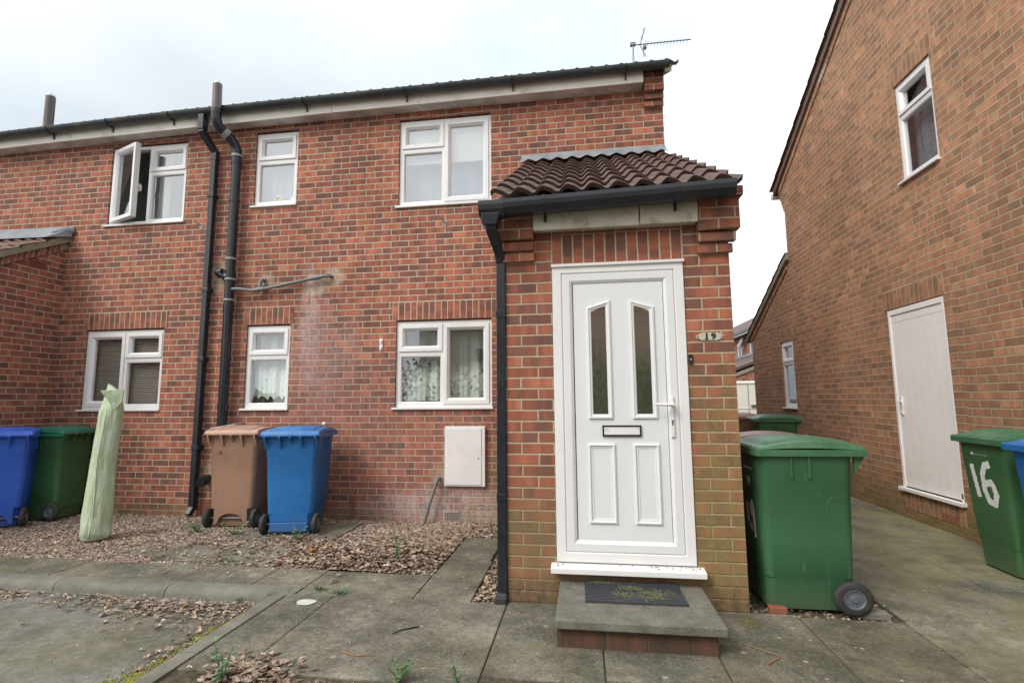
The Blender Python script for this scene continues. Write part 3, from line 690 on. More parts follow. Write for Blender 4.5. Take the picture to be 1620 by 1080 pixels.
orn = thing('ornament', (-2.80, .10, 3.87), 'pale round ornament on the sill inside the narrow upper window', 'ornament')
obj('globe', MB().tube([(-2.80, .115, 3.885+.062*(1-cos(pi*k/10))) for k in range(1, 10)], [.062*sin(pi*k/10) for k in range(1, 10)], 16), m_plate, orn, smooth='all'); obj('base', MB().tube([(-2.80, .115, 3.84), (-2.80, .115, 3.893)], [.03, .02], 12), m_plate, orn)
btl = thing('bottle', (-2.62, .10, 3.87), 'small white bottle on the sill inside the narrow upper window', 'bottle')
obj('body', MB().tube([(-2.62, .11, 3.84), (-2.62, .11, 3.95), (-2.62, .11, 3.97)], [.022, .022, .010], 12), m_upvc, btl); obj('cap', MB().tube([(-2.62, .11, 3.97), (-2.62, .11, 3.995)], .012, 10), m_seal, btl)
# ---- porch
PY = -2.177
ph = [(.832, 1.738, .25, 2.298)]
pw = MB(); wall_panel(pw, [.50, 2.042], [-.08, 2.70], ph, lambda u, v, d: (u, PY+d, v), .10, 1)
pw.add([(.50, PY, -.08), (.50, 0, -.08), (.50, 0, 4.10), (.50, PY, 2.80)], [(0, 1, 2, 3)])
pw.add([(2.042, PY, -.08), (2.042, 0, -.08), (2.042, 0, 4.10), (2.042, PY, 2.80)], [(0, 1, 2, 3)])
porch = obj('porch', pw, m_porch, house, uvf=uvp, label='brick porch with a lean-to tiled roof around the front door')
obj('lintel', MB().box(.832, 1.740, PY-.003, PY+.08, 2.302, 2.52), m_soldier, porch, uvf=uv_soldier(.834, 2.295))
def corb(a, b, s):
    m = MB()
    for z0, z1, p in [(2.328, 2.392, .030), (2.403, 2.467, .055), (2.478, 2.690, .085)]:
        m.box(a-(p*.55 if s < 0 else 0), b+(p*.75 if s > 0 else 0), PY-p, PY+.002, z0, z1)
    m.box(a-(.06 if s < 0 else 0), b+(.085 if s > 0 else 0), PY-.115, PY+.002, 2.695, 2.76)
    m.box(a, b, PY-.012, PY+.001, 2.33, 2.75); return m
obj('corbel', corb(.502, .712, -1), m_porch, porch, uvf=uvp, bev=.006)
obj('corbel', corb(1.83, 2.040, 1), m_porch, porch, uvf=uvp, bev=.006)
obj('fascia', MB().box(.714, 1.44, -2.285, -2.262, 2.525, 2.70).box(1.448, 1.828, -2.283, -2.262, 2.529, 2.70), m_trimg, porch, bev=.003)
obj('soffit', MB().box(.714, 1.828, -2.262, PY, 2.54, 2.555), m_trimg, porch)
PSL = math.atan2(4.105-2.755, 2.36); pu = (0, cos(PSL), sin(PSL))
pr = MB(); roof_sheet(pr, (.43, -2.385, 2.752), (1, 0, 0), pu, 10, 8, .1665, .343, amp=.0215, lift=.034, sub=12)
prf = obj('porch_roof', pr, m_tile, porch, smooth=45)
obj('undercloak', MB().add([(.44, -2.34, 2.705), (2.08, -2.34, 2.705), (2.08, 0, 4.05), (.44, 0, 4.05), (.44, -2.34, 2.735), (2.08, -2.34, 2.735), (2.08, 0, 4.073), (.44, 0, 4.073)],
    [(3, 2, 1, 0), (4, 5, 6, 7), (0, 1, 5, 4), (1, 2, 6, 5), (2, 3, 7, 6), (3, 0, 4, 7)]), m_verge, prf)
fl = MB(); n = 60
for i in range(n+1):
    x = .37+1.67*i/n; fl.v += [(x, -.004, 4.235+.004*sin(x*9)), (x, -.010, 4.20), (x, -.13, 4.115+.016*sin(2*pi*(x-.43)/.1665)), (x, -.135, 4.108+.016*sin(2*pi*(x-.43)/.1665))]
for i in range(n):
    for k in range(3): a = i*4+k; fl.f.append((a, a+4, a+5, a+1))
obj('lead_flashing', fl, m_lead, prf, smooth=50)
# porch gutter: squared profile, sloping slightly to its outlet at the left
gp = [(-2.315, .0), (-2.315, -.075), (-2.335, -.088), (-2.405, -.088), (-2.435, -.05), (-2.44, -.02), (-2.44, .008), (-2.428, .008), (-2.428, -.02), (-2.40, -.075), (-2.33, -.075), (-2.325, 0)]
gz = lambda x: 2.695+(x-.36)*.028
pg = MB().prism(gp, lambda y, z: (.372, y, gz(.372)+z), lambda y, z: (2.045, y, gz(2.045)+z))
pgo = obj('gutter', pg, m_black, porch, bev=.002)
obj('outlet', MB().prism([(y*1.0-(.006 if y < -2.4 else 0), z*1.08) for y, z in gp[:7]]+[(-2.315, .008)], lambda y, z: (.352, y, gz(.36)+z), lambda y, z: (.53, y, gz(.36)+z)), m_black, pgo, bev=.003)
for x in (.80, 1.68): obj('bracket', MB().prism([(y*1.0-.004 if y < -2.4 else y, z-.004 if z < -.05 else z+.003) for y, z in gp[:7]]+[(-2.315, .01)], lambda y, z: (x-.012, y, gz(x)+z), lambda y, z: (x+.012, y, gz(x)+z)).box(x-.008, x+.008, -2.30, -2.288, gz(x)-.13, gz(x)-.02), m_black, pgo, bev=.002)
hb = MB().box(.375, .475, -2.42, -2.32, 2.54, 2.62, (.37, .50, -2.43, -2.315)); hb.sq([(.43, -2.37, 2.58), (.43, -2.36, 2.53), (.462, -2.19, 2.40), (.466, -2.168, 2.33)], .034)
obj('hopper_bend', hb, m_black, pgo, bev=.005)
pd = obj('downpipe', MB().sq([(.466, -2.168, 2.42), (.464, -2.168, .05), (.46, -2.2, .012)], .031), m_black, porch, bev=.005, label='square black downpipe at the left corner of the porch')
for z in (1.93, .66): obj('socket', MB().box(.43, .4975, -2.206, -2.13, z, z+.05), m_black, pd, bev=.003)
obj('drain_shoe', MB().box(.415, .50, -2.235, -2.13, -.03, .045), m_rubber, pd, bev=.01)

# ---- front door
DX0, DX1, DZ0, DZ1 = .834, 1.736, .272, 2.296
DY = PY-.012
fd = MB(); fd.sweep(DX0, DX1, DZ0, DZ1, [(0, .12+DY), (0, DY+.012), (.004, DY), (.062, DY), (.070, DY+.012), (.078, DY+.014), (.078, .12+DY)])
fd.box(DX0-.004, DX1+.004, DY-.016, DY+.05, DZ1-.018, DZ1+.002)
door = obj('front_door', fd, m_upvc, house, bev=.002, label='white panelled front door with two tall glass lights')
obj('door_leaf_frame', MB().sweep(DX0+.070, DX1-.070, DZ0+.070, DZ1-.070, [(0, DY+.06), (0, DY+.005), (.004, DY+.001), (.05, DY+.001), (.066, DY+.011), (.070, DY+.016), (.072, DY+.06)]), m_door, door, bev=.0015)
LY = DY+.018
leaf = MB().box(.980, 1.592, LY, LY+.03, .335, 2.16)
lf = obj('door_panel', leaf, m_door, door)
def shaped(mb, poly, ws, ys):
    """picture-frame moulding around a convex polygon (x,z), widths ws and depths ys"""
    n = len(poly); cx = sum(p[0] for p in poly)/n; cz = sum(p[1] for p in poly)/n
    def inset(d):
        out_ = []
        for i in range(n):
            p0, p1, p2 = Vector(poly[i-1]), Vector(poly[i]), Vector(poly[(i+1) % n])
            e1 = (p1-p0).normalized(); e2 = (p2-p1).normalized(); n1 = Vector((-e1.y, e1.x)); n2 = Vector((-e2.y, e2.x))
            if n1.dot(Vector((cx, cz))-p1) < 0: n1 = -n1; n2 = -n2
            bis = (n1+n2); bis = bis/(max(.3, bis.length_squared/2)); out_.append(p1+bis*d)
        return out_
    b = len(mb.v); k = len(ws)
    for d, y in zip(ws, ys): mb.v += [(p.x, y, p.y) for p in inset(d)]
    for i in range(k-1):
        for j in range(n): mb.f.append((b+i*n+j, b+i*n+(j+1) % n, b+(i+1)*n+(j+1) % n, b+(i+1)*n+j))
    return mb
PW = [0, .004, .014, .020, .030, .036]; PYs = [LY+.001, LY-.012, LY-.014, LY-.008, LY-.006, LY+.004]
lp = [(1.068, 1.212), (1.234, 1.212), (1.234, 2.035), (1.068, 1.985)]; rp = [(1.362, 1.212), (1.530, 1.212), (1.530, 1.98), (1.362, 2.03)]
for P in (lp, rp):
    obj('glazing_moulding', shaped(MB(), P, PW, PYs), m_door, door, smooth=0)
def inner(P, d=.034): 
    xs2 = [p[0] for p in P]; x0, x1 = min(xs2)+d, max(xs2)-d; sl_ = (P[2][1]-P[3][1])/(P[2][0]-P[3][0])
    return [(x0, P[0][1]+d), (x1, P[0][1]+d), (x1, P[2][1]-d-(abs(sl_)*.0)), (x0, P[3][1]-d)]
for P in (lp, rp):
    Q = inner(P); obj('glass_light', MB().prism(Q, lambda x, z: (x, LY-.002, z), lambda x, z: (x, LY-.0005, z)), m_dglass, door)
for a, b in ((1.058, 1.242), (1.360, 1.532)):
    P = [(a, .522), (b, .522), (b, 1.048), (a, 1.048)]
    obj('raised_panel', shaped(MB(), P, [0, .003, .012, .022, .030, .034], [LY+.001, LY-.011, LY-.014, LY-.003, LY-.004, LY+.0005]), m_door, door)
lb = obj('letterbox', MB().sweep(1.158, 1.416, 1.096, 1.170, [(0, LY), (0, LY-.012), (.010, LY-.012), (.010, LY)]), m_ink, door)
obj('flap', MB().box(1.168, 1.406, LY-.009, LY-.002, 1.106, 1.160), m_upvc, lb, bev=.003)
lt_ = MB()
for x, z in [(1.176, 1.138), (1.182, 1.146), (1.188, 1.138), (1.182, 1.13), (1.193, 1.144), (1.196, 1.130), (1.386, 1.144), (1.390, 1.147)]: lt_.box(x, x+.004, LY-.0105, LY-.0088, z, z+.005)
obj('label_marks', lt_, m_seal, lb)
hd = obj('handle', MB().box(1.604, 1.632, DY-.012, DY+.003, 1.09, 1.36), m_upvc, door, bev=.006)
obj('lever', MB().tube([(1.620, DY-.01, 1.306), (1.620, DY-.05, 1.306), (1.60, DY-.055, 1.306), (1.505, DY-.055, 1.309)], [.013, .012, .011, .009], 12), m_upvc, hd, smooth=50)
obj('keyhole', MB().cyl((1.618, DY-.0115, 1.198), (1.618, DY-.0145, 1.198), .008, n=12).box(1.613, 1.623, DY-.0145, DY-.0115, 1.172, 1.196), m_alu, hd)
obj('door_sill', MB().prism([(PY+.02, DZ0-.004), (PY-.07, DZ0-.016), (PY-.082, DZ0-.020), (PY-.082, DZ0-.052), (PY-.074, DZ0-.056), (PY+.02, DZ0-.05)], lambda y, z: (.797, y, z), lambda y, z: (1.778, y, z)), m_upvc, door, bev=.002)
mo = MB()
for _ in range(45):
    x = R.choice([R.gauss(1.50, .07), R.gauss(.87, .03), R.gauss(1.72, .03), R.uniform(.82, 1.74)]); y = R.uniform(PY-.055, PY-.012); s = R.uniform(.002, .006); z = DZ0-.004+(y-PY)*.16
    mo.add([(x-s, y-s*.6, z), (x+s, y-s*.5, z), (x, y+s, z), (x+s*.2, y, z+s*.9)], [(0, 1, 3), (1, 2, 3), (2, 0, 3)])
m_moss = pbr('moss', (.25, .235, .035), .95, c2=(.13, .15, .03), scale=40)
m_mossd = pbr('dry_moss', (.24, .20, .08), .95, c2=(.12, .10, .04), scale=40)
obj('moss_specks', mo, m_mossd, door)['kind'] = 'stuff'
db = obj('doorbell', MB().box(1.7415, 1.7675, PY-.016, PY-.001, 1.575, 1.640), m_ink, house, bev=.003)
obj('button', MB().cyl((1.7545, PY-.014, 1.607), (1.7545, PY-.019, 1.607), .0065, n=14), m_steel, db, smooth=40)
# house number plate
npz, npx = 1.758, 1.888; pts = []
for cx_, a0, a1 in [(npx+.048, -90, 90), (npx-.048, 90, 270)]:
    for k in range(9): a = radians(a0+(a1-a0)*k/8); pts.append((cx_+.026*cos(a), npz+.026*sin(a)))
numb = obj('number_plate', MB().prism(pts, lambda x, z: (x, PY-.010, z), lambda x, z: (x, PY+.001, z)), m_plate, house, bev=.003)
for s in (-1, 1): obj('plate_ear', MB().cyl((npx+s*.078, PY-.007, npz), (npx+s*.078, PY, npz), .013, n=12), m_plate, numb); obj('screw', MB().cyl((npx+s*.080, PY-.010, npz), (npx+s*.080, PY-.006, npz), .005, n=8), m_ink, numb)

def text_obj(name, body, size, m, parent, tr, ext=.0015, bold=0, local=False):
    cu = bpy.data.curves.new(name, 'FONT'); cu.body = body; cu.size = size; cu.extrude = ext; cu.align_x = 'CENTER'; cu.align_y = 'CENTER'; cu.offset = bold
    to = bpy.data.objects.new(name, cu); col.objects.link(to); bpy.context.view_layer.update()
    me = bpy.data.meshes.new_from_object(to.evaluated_get(bpy.context.evaluated_depsgraph_get()))
    mb = MB(); mb.v = [tuple(v.co) for v in me.vertices]; mb.f = [tuple(p.vertices) for p in me.polygons]
    bpy.data.objects.remove(to); bpy.data.curves.remove(cu); bpy.data.meshes.remove(me)
    mb.map(tr); return obj(name, mb, m, parent, local=local)
for ch, dx in (('1', -.022), ('9', .022)):
    text_obj('numeral', ch, .056, m_ink, numb, lambda x, y, z: (npx+dx+x*1.15, PY-.011-z, npz+y), bold=.0022)
obj('serif', MB().box(npx-.036, npx-.010, PY-.0125, PY-.010, npz-.0205, npz-.0165), m_ink, numb)

# ---- neighbour's porch on the left (part of the same building)
NX = -5.797
nb = MB(); zt_ = lambda y: 3.535+.555*y
wall_ = [(-2.18, -.1), (0, -.1), (0, zt_(0)), (-2.18, zt_(-2.18))]
nb.add([(NX, y, z) for y, z in wall_], [(0, 1, 2, 3)]); nb.add([(NX-1.54, y, z) for y, z in wall_], [(0, 1, 2, 3)])
nb.add([(NX-1.54, -2.18, -.1), (NX, -2.18, -.1), (NX, -2.18, zt_(-2.18)), (NX-1.54, -2.18, zt_(-2.18))], [(0, 1, 2, 3)])
nbp = obj('porch', nb, m_brick, house, uvf=uvn, label='neighbouring brick porch at the left edge')
brk = MB()
ang = math.atan(.555)
obj('verge_mortar', MB().prism([(-2.4, zt_(-2.4)-.135), (.0, zt_(0)-.135), (0, zt_(0)-.02), (-2.4, zt_(-2.4)-.02)], lambda y, z: (NX-.03, y, z), lambda y, z: (NX+.016, y, z)), m_verge, nbp)
for i in range(33):
    y = -2.15+i*.0656
    if y > -.06: break
    brk.prism([(0, 0), (.066, 0), (.066, .105), (0, .105)], lambda u, v: (NX+.002, y+u*cos(ang)-v*sin(ang), zt_(y)-.135+u*sin(ang)+v*cos(ang)), lambda u, v: (NX+.022, y+u*cos(ang)-v*sin(ang), zt_(y)-.135+u*sin(ang)+v*cos(ang)))
obj('verge_bricks', brk, m_terra if False else m_soldier, nbp, uvf=lambda c, n: (.07+c.z*.1, .04+round(c.y/.0656)*.075), bev=.003)
obj('verge', MB().prism([(-2.4, zt_(-2.4)-.03), (.0, zt_(0)-.03), (0, zt_(0)+.055), (-2.4, zt_(-2.4)+.055)], lambda y, z: (NX-.03, y, z), lambda y, z: (NX+.055, y, z)), m_verge, nbp)
nr = MB(); roof_sheet(nr, (NX-1.60, -2.4, zt_(-2.4)+.045), (1, 0, 0), (0, cos(ang), sin(ang)), 10, 8, .1665, .343, sub=8)
nro = obj('porch_roof', nr, m_tiler, nbp, smooth=45)
obj('lead_flashing', MB().add([(NX-1.65, -.006, 3.74), (NX+.10, -.006, 3.71), (NX-1.65, -.05, 3.69), (NX+.11, -.05, 3.66), (NX-1.65, -.30, 3.50), (NX+.02, -.30, 3.475), (NX+.115, -.04, 3.56)], [(0, 1, 3, 2), (2, 3, 5, 4), (3, 6, 5)]).tube([(NX-.05, -.16, 3.58), (NX+.07, -.05, 3.64), (NX+.085, -.01, 3.64)], [.04, .055, .05], 10), m_lead, nro, smooth=60)
ab = MB()
for i in range(9): ab.box(NX-.001, NX+.006, -.435+i*.0245, -.427+i*.0245, 3.055, 3.150)
for j in range(6): ab.box(NX-.001, NX+.0055, -.435, -.235, 3.053+j*.0185, 3.061+j*.0185)
abo = obj('air_brick', ab, m_terra, nbp); obj('vent_shade', MB().box(NX, NX+.002, -.434, -.236, 3.056, 3.150), m_dark, abo)  # dark plate behind the bars: shade of the holes put in as colour
obj('meter_box', MB().box(NX, NX+.09, -1.25, -.62, .42, 1.055), m_meter, nbp, bev=.006)

# flue on the far left part of the roof
ff = MB().tube([(-6.86, .45, 5.30), (-6.86, .45, 5.965)], .062, 20)
ffo = obj('flue', ff, m_flue, house, smooth=40)
obj('flue_collar', MB().tube([(-6.86, .45, 5.36), (-6.86, .45, 5.44)], .074, 20), m_steel, ffo, smooth=40); obj('flue_cap', MB().tube([(-6.86, .45, 5.965), (-6.86, .45, 6.0)], .052, 20), m_steel, ffo, smooth=40)
# aerial
ax, ay, az = 2.135, 3.5, 8.05
an = thing('tv_aerial', (ax, ay, 7.2), 'thin television aerial standing above the right end of the roof ridge', 'aerial')
obj('mast', MB().tube([(ax, ay, 7.1), (ax, ay, 8.10)], .018, 8), m_alu, an)
obj('boom', MB().tube([(ax-.05, ay, 8.06), (ax+1.06, ay-.05, 8.02)], .011, 8), m_alu, an)
obj('reflector', MB().tube([(ax+.13, ay, 8.05), (ax+.25, ay, 8.42)], [.013, .006], 6).tube([(ax+.13, ay, 8.05), (ax+.235, ay, 7.80)], .010, 6).tube([(ax+.16, ay-.15, 8.15), (ax+.16, ay+.15, 8.15)], .006, 6).tube([(ax+.2, ay-.15, 8.28), (ax+.2, ay+.15, 8.28)], .006, 6).tube([(ax+.2, ay-.15, 7.9), (ax+.2, ay+.15, 7.9)], .006, 6), m_alu, an)
dr = MB()
for i in range(13): x = ax+.28+i*.06; dr.tube([(x, ay-.09, 8.055-i*.002), (x, ay+.09, 8.055-i*.002)], .003, 4); dr.tube([(x, ay, 8.03-i*.002), (x, ay, 8.075-i*.002)], .004, 4)
obj('directors', dr, m_alu, an)
obj('dipole', MB().box(ax+.19, ax+.25, ay-.04, ay+.04, 7.97, 8.03).tube([(ax+.235, ay, 7.99), (ax+.25, ay, 8.13)], .006, 6), m_alu, an)
obj('clamp', MB().box(ax-.05, ax+.05, ay-.03, ay+.03, 8.045, 8.105), m_alu, an)

# ---- step and mat
st = thing('door_step', (1.3, -2.5, 0), 'stone slab step on a brick base in front of the white door', 'step')
t = T('step_slab')
s1 = t.ramp(t.noise(7, 6, .7), [(.3, (.085, .082, .064)), (.5, (.145, .138, .115)), (.7, (.21, .20, .17))])
s1 = t.mix(t.math('MULTIPLY', t.ss(t.noise(150, 3, .7), .52, .68), .6), s1, (.33, .33, .29)); s1 = t.mix(t.math('MULTIPLY', t.ss(t.noise(80, 3, .7, w=2), .56, .7), .6), s1, (.05, .05, .042))
t.l(s1, t.b.inputs['Base Color']); t.b.inputs['Roughness'].default_value = .9; t.bump(t.noise(90, 4, .7), .005)
obj('slab', MB().box(.853, 1.752, -2.80, PY-.002, .108, .156), t.m, st, bev=.007)
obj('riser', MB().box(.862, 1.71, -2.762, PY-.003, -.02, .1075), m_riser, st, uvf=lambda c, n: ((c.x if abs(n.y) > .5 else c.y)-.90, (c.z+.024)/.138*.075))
mt_ = thing('door_mat', (1.31, -2.36, .156), 'ribbed black rubber door mat with patches of green moss on the step', 'mat')
rb = MB()
MX0, MX1, MY0, MY1 = 1.012, 1.604, -2.545, -2.20
def skm(x, y, z): return (x+(y+2.2)*(-.02), y+(x-1.0)*.01, z)
for i in range(15): y = MY0+.010+i*(MY1-MY0-.020)/14; rb.box(MX0+.006, MX1-.006, y-.0065, y+.0065, .160, .172, (MX0+.006, MX1-.006, y-.003, y+.003))
rb.map(skm); m_mat = pbr('mat_rubber', (.034, .038, .050), .35, dirt=((.12, .11, .08), .5), dscale=14)
obj('ribs', rb, m_mat, mt_)
obj('backing', MB().box(MX0, MX1, MY0, MY1, .1565, .162).map(skm), m_rubber, mt_)
def clump(mb, x, y, z, s):
    n = 5; vs = [(x+s*cos(2*pi*k/n+x*99)*R.uniform(.7, 1.2), y+s*sin(2*pi*k/n+x*99)*R.uniform(.7, 1.2), z) for k in range(n)]+[(x, y, z+s*R.uniform(.4, .8))]
    mb.add(vs, [(k, (k+1) % n, n) for k in range(n)])
mm = MB()
for _ in range(900):
    cxx, cyy, sx, sy = R.choice([(1.44, -2.385, .09, .05), (1.44, -2.385, .09, .05), (1.30, -2.31, .07, .03), (1.25, -2.42, .05, .03), (1.40, -2.46, .06, .02), (1.12, -2.23, .06, .02)])
    x, y = R.gauss(cxx, sx*.7), R.gauss(cyy, sy*.7)
    if MX0+.01 < x < MX1-.01 and MY0 < y < MY1: clump(mm, x, y, .167, R.uniform(.004, .011))
obj('moss_patch', mm, pbr('mat_moss', (.15, .155, .04), .95, c2=(.09, .10, .03), scale=40), mt_)

# ================================================================= RIGHT HOUSE
rh = thing('brick_house', (9, 0, 0), 'brown brick gabled house on the right with a tall white side door', 'house')
RX = 4.63
zr = lambda y: 5.16-.5535*(y-3.49)      # underside of the verge
rw = MB(); rholes = [(-.172, .775, .328, 2.352), (-.335, .268, 3.715, 4.845)]
pt = lambda u, v, d: (RX+d, u, v)
wall_panel(rw, [-6.5, 3.49], [-.1, 5.16], rholes, pt, .10, 1)
rw.add([(RX, 3.49, 5.16), (RX, -.9, zr(-.9)), (RX, -5.29, 5.16)], [(0, 1, 2)])
rw.add([(RX, 3.49, -.1), (RX+8, 3.49, -.1), (RX+8, 3.49, 5.16), (RX, 3.49, 5.16)], [(0, 1, 2, 3)])
obj('wall', rw, m_side, rh, uvf=uvs)
# verge: sloping brick-on-edge course, mortar and tiles
vb = MB(); aR = math.atan(.5535)
i = 0
while True:
    y = 3.60-i*.0656; i += 1
    if y < -.9: break
    vb.prism([(0, 0), (.064, 0), (.064, .105), (0, .105)], lambda u, v: (RX-.018, y-u*cos(aR)+v*sin(aR), zr(y)-.10+u*sin(aR)+v*cos(aR)), lambda u, v: (RX+.02, y-u*cos(aR)+v*sin(aR), zr(y)-.10+u*sin(aR)+v*cos(aR)))
obj('verge_mortar', MB().prism([(3.66, zr(3.66)-.095), (3.66, zr(3.66)+.03), (-.9, zr(-.9)+.03), (-.9, zr(-.9)-.095)], lambda y, z: (RX-.013, y, z), lambda y, z: (RX+.02, y, z)), m_verge, rh)
obj('verge_bricks', vb, m_sold2, rh, uvf=lambda c, n: (.07+c.z*.1, .04+round(c.y/.0656)*.075), bev=.003)
m_vbrown = pbr('brown_verge_board', (.19, .125, .10), .8, c2=(.14, .10, .08), scale=5)
obj('verge', MB().prism([(3.80, zr(3.8)+.02), (3.80, zr(3.8)+.15), (-.9, zr(-.9)+.15), (-.9, zr(-.9)+.02)], lambda y, z: (RX-.055, y, z), lambda y, z: (RX+.05, y, z)), m_vbrown, rh)
rr = MB(); roof_sheet(rr, (RX-.10, 3.84, zr(3.84)+.13), (1, 0, 0), (0, -cos(aR), sin(aR)), 48, 16, .1665, .34, sub=6); rr.add([(RX-.05, -.95, zr(-.95)+.15), (RX+8, -.95, zr(-.95)+.15), (RX+8, -5.6, 5.0), (RX-.05, -5.6, 5.0)], [(0, 1, 2, 3)])
obj('roof', rr, m_tiler, rh, smooth=50)
cc_ = MB()
for k, (z0, z1) in enumerate([(4.62, 4.685), (4.695, 4.76), (4.77, 4.835), (4.845, 4.91), (4.92, 5.02)]): cc_.box(RX-.002, RX+.22, 3.48, 3.50+.035*(k+1), z0, z1)
obj('corbel', cc_, m_side, rh, uvf=uvs, bev=.004)
obj('gutter', MB().tube([(RX-.06, 3.86, 5.02), (RX+8, 3.86, 5.02)], .055, 12), m_upvc, rh, smooth=40)
trR = lambda y0, z0, dx=.02: (lambda x, y, z: (RX+dx+y, y0-x, z0+z))
window(rh, trR(.266, 3.722), .598, 1.115, 'fan', g=m_glassu, back='net', label='narrow white window high in the gable')
obj('lintel', MB().box(RX-.003, RX+.08, -.45, .38, 4.848, 5.065), m_sold2, rh, uvf=uv_soldier(-.45, 4.84, 'y'))
obj('lintel', MB().box(RX-.003, RX+.08, -.20, .82, 2.355, 2.575), m_sold2, rh, uvf=uv_soldier(-.2, 2.35, 'y'))
obj('plinth_bricks', MB().box(RX-.0035, RX+.01, -.17, .775, .092, .305), m_sold2, rh, uvf=uv_soldier(-.17, .09, 'y'))
# tall boarded door
sd_ = MB()
def dbx(y0, y1, x0, x1, z0, z1, mb): mb.box(RX+x0, RX+x1, y0, y1, z0, z1)
for a, b, c, d in [(.735, .772, .33, 2.345), (-.17, -.135, .33, 2.345)]: dbx(a, b, -.002, .06, c, d, sd_)
dbx(-.135, .735, -.001, .06, 2.285, 2.345, sd_)
sdo = obj('side_door', sd_, m_timber, rh, bev=.003, label='tall white boarded door')
bd = MB()
for k in range(7): y1 = .731-k*.1235; dbx(y1-.1225, y1, .012, .03, .34, 2.20, bd)
dbx(-.134, .733, .010, .028, 2.2, 2.282, bd)
obj('boards', bd, m_timber, sdo, bev=.0008)
obj('handle', MB().box(RX-.004, RX+.012, .655, .685, 1.14, 1.34).tube([(RX, .67, 1.29), (RX-.04, .67, 1.29), (RX-.045, .66, 1.29), (RX-.045, .59, 1.29)], .008, 8), m_upvc, sdo)
ru = MB(); ru.box(RX-.006, RX-.004, .66, .68, 1.325, 1.336).box(RX-.006, RX-.004, .657, .683, 1.26, 1.275).box(RX-.006, RX-.004, .662, .68, 1.145, 1.158).box(RX-.003, RX+.003, -.165, -.14, .36, .41); obj('rust', ru, m_rust, sdo)
obj('door_sill', MB().box(RX-.045, RX+.05, -.20, .80, .290, .328), m_timber, sdo, bev=.004)
vr = MB()
for j in range(4): vr.box(RX-.006, RX+.002, -.06, .155, .10+j*.020, .110+j*.020)
for i in range(6): vr.box(RX-.0055, RX+.002, -.06+i*.041, -.05+i*.041, .10, .17)
obj('air_brick', vr, m_terra, rh)
# lean-to further along
zl = lambda y: 3.70-.50*(y-3.49)
ll = MB(); wall_panel(ll, [3.492, 5.62], [-.1, 2.62], [(3.535, 4.085, 1.165, 2.335)], pt, .10, 1)
ll.add([(RX, 3.492, 2.62), (RX, 5.62, 2.62), (RX, 5.62, zl(5.62)), (RX, 3.492, zl(3.492))], [(0, 1, 2, 3)])
ll.add([(RX, 5.62, -.1), (RX+3, 5.62, -.1), (RX+3, 5.62, 2.62), (RX, 5.62, 2.62)], [(0, 1, 2, 3)])
lean = obj('lean_to', ll, m_side, rh, uvf=uvs)
window(lean, trR(4.08, 1.17), .545, 1.16, 'fan', back='net deep', label='narrow ground floor window of the lean-to')
obj('lintel', MB().box(RX-.003, RX+.08, 3.50, 4.13, 2.337, 2.555), m_sold2, lean, uvf=uv_soldier(3.5, 2.33, 'y'))
lv = MB(); i = 0
while True:
    y = 5.60-i*.067; i += 1
    if y < 3.55: break
    lv.prism([(0, 0), (.066, 0), (.066, .10), (0, .10)], lambda u, v: (RX-.02, y-u*.894+v*.447, zl(y)-.11+u*.447+v*.894), lambda u, v: (RX+.02, y-u*.894+v*.447, zl(y)-.11+u*.447+v*.894))
obj('verge_bricks', lv, m_sold2, lean, uvf=lambda c, n: (.07+c.z*.1, .04+round(c.y/.067)*.075))
obj('verge', MB().prism([(5.85, zl(5.85)), (5.85, zl(5.85)+.10), (3.44, zl(3.44)+.10), (3.44, zl(3.44))], lambda y, z: (RX-.06, y, z), lambda y, z: (RX+.05, y, z)), m_verge, lean)
lr = MB(); roof_sheet(lr, (RX-.08, 5.88, zl(5.88)+.09), (1, 0, 0), (0, -.894, .447), 15, 8, .1665, .34, sub=6); obj('lean_to_roof', lr, m_tiler, lean, smooth=50)

# ================================================================= FAR HOUSE, VAN
fh = thing('brick_house', (13, 24, 0), 'distant brick house beyond the white van, with dark roof and small upper windows', 'house')
HX = 10.2
fw = MB(); fholes = [(22.9, 23.6, 3.3, 4.55), (25.15, 25.85, 3.2, 4.5)]
wall_panel(fw, [15, 40], [-.1, 4.95], fholes, lambda u, v, d: (HX+d, u, v), .1, 1)
fw.add([(HX, 15, -.1), (HX+8, 15, -.1), (HX+8, 15, 4.95), (HX+4, 15, 7.3), (HX, 15, 4.95)], [(0, 1, 2, 3, 4)])
obj('wall', fw, m_far, fh, uvf=uvm)
obj('roof', MB().add([(HX-.35, 14.8, 4.98), (HX-.35, 40, 4.98), (HX+4, 40, 7.45), (HX+4, 14.8, 7.45), (HX+8.3, 14.8, 4.98), (HX+8.3, 40, 4.98)], [(0, 1, 2, 3), (3, 2, 5, 4)]), m_tile, fh)
obj('fascia', MB().box(HX-.36, HX-.30, 14.8, 40, 4.80, 4.99), m_upvc, fh); obj('gutter', MB().box(HX-.45, HX-.36, 14.8, 40, 4.90, 5.02), m_black, fh)
for a, b, c, d in fholes:
    wn_ = MB()
    y0, y1 = a, b
    wn_.box(HX, HX+.05, a, a+.08, c, d).box(HX, HX+.05, b-.08, b, c, d).box(HX, HX+.05, a+.08, b-.08, c, c+.08).box(HX, HX+.05, a+.08, b-.08, d-.08, d)
    wo = obj('window', wn_, m_upvc, fh); obj('pane', MB().box(HX+.03, HX+.04, a+.05, b-.05, c+.05, d-.05), m_net, wo)
obj('satellite_dish', MB().tube([(HX-.1, 24.3, 4.35), (HX-.25, 24.3, 4.4), (HX-.3, 24.3, 4.42)], [.05, .28, .30], 16).tube([(HX, 24.3, 4.2), (HX-.12, 24.3, 4.35)], .03, 6), m_seal, fh, smooth=40)
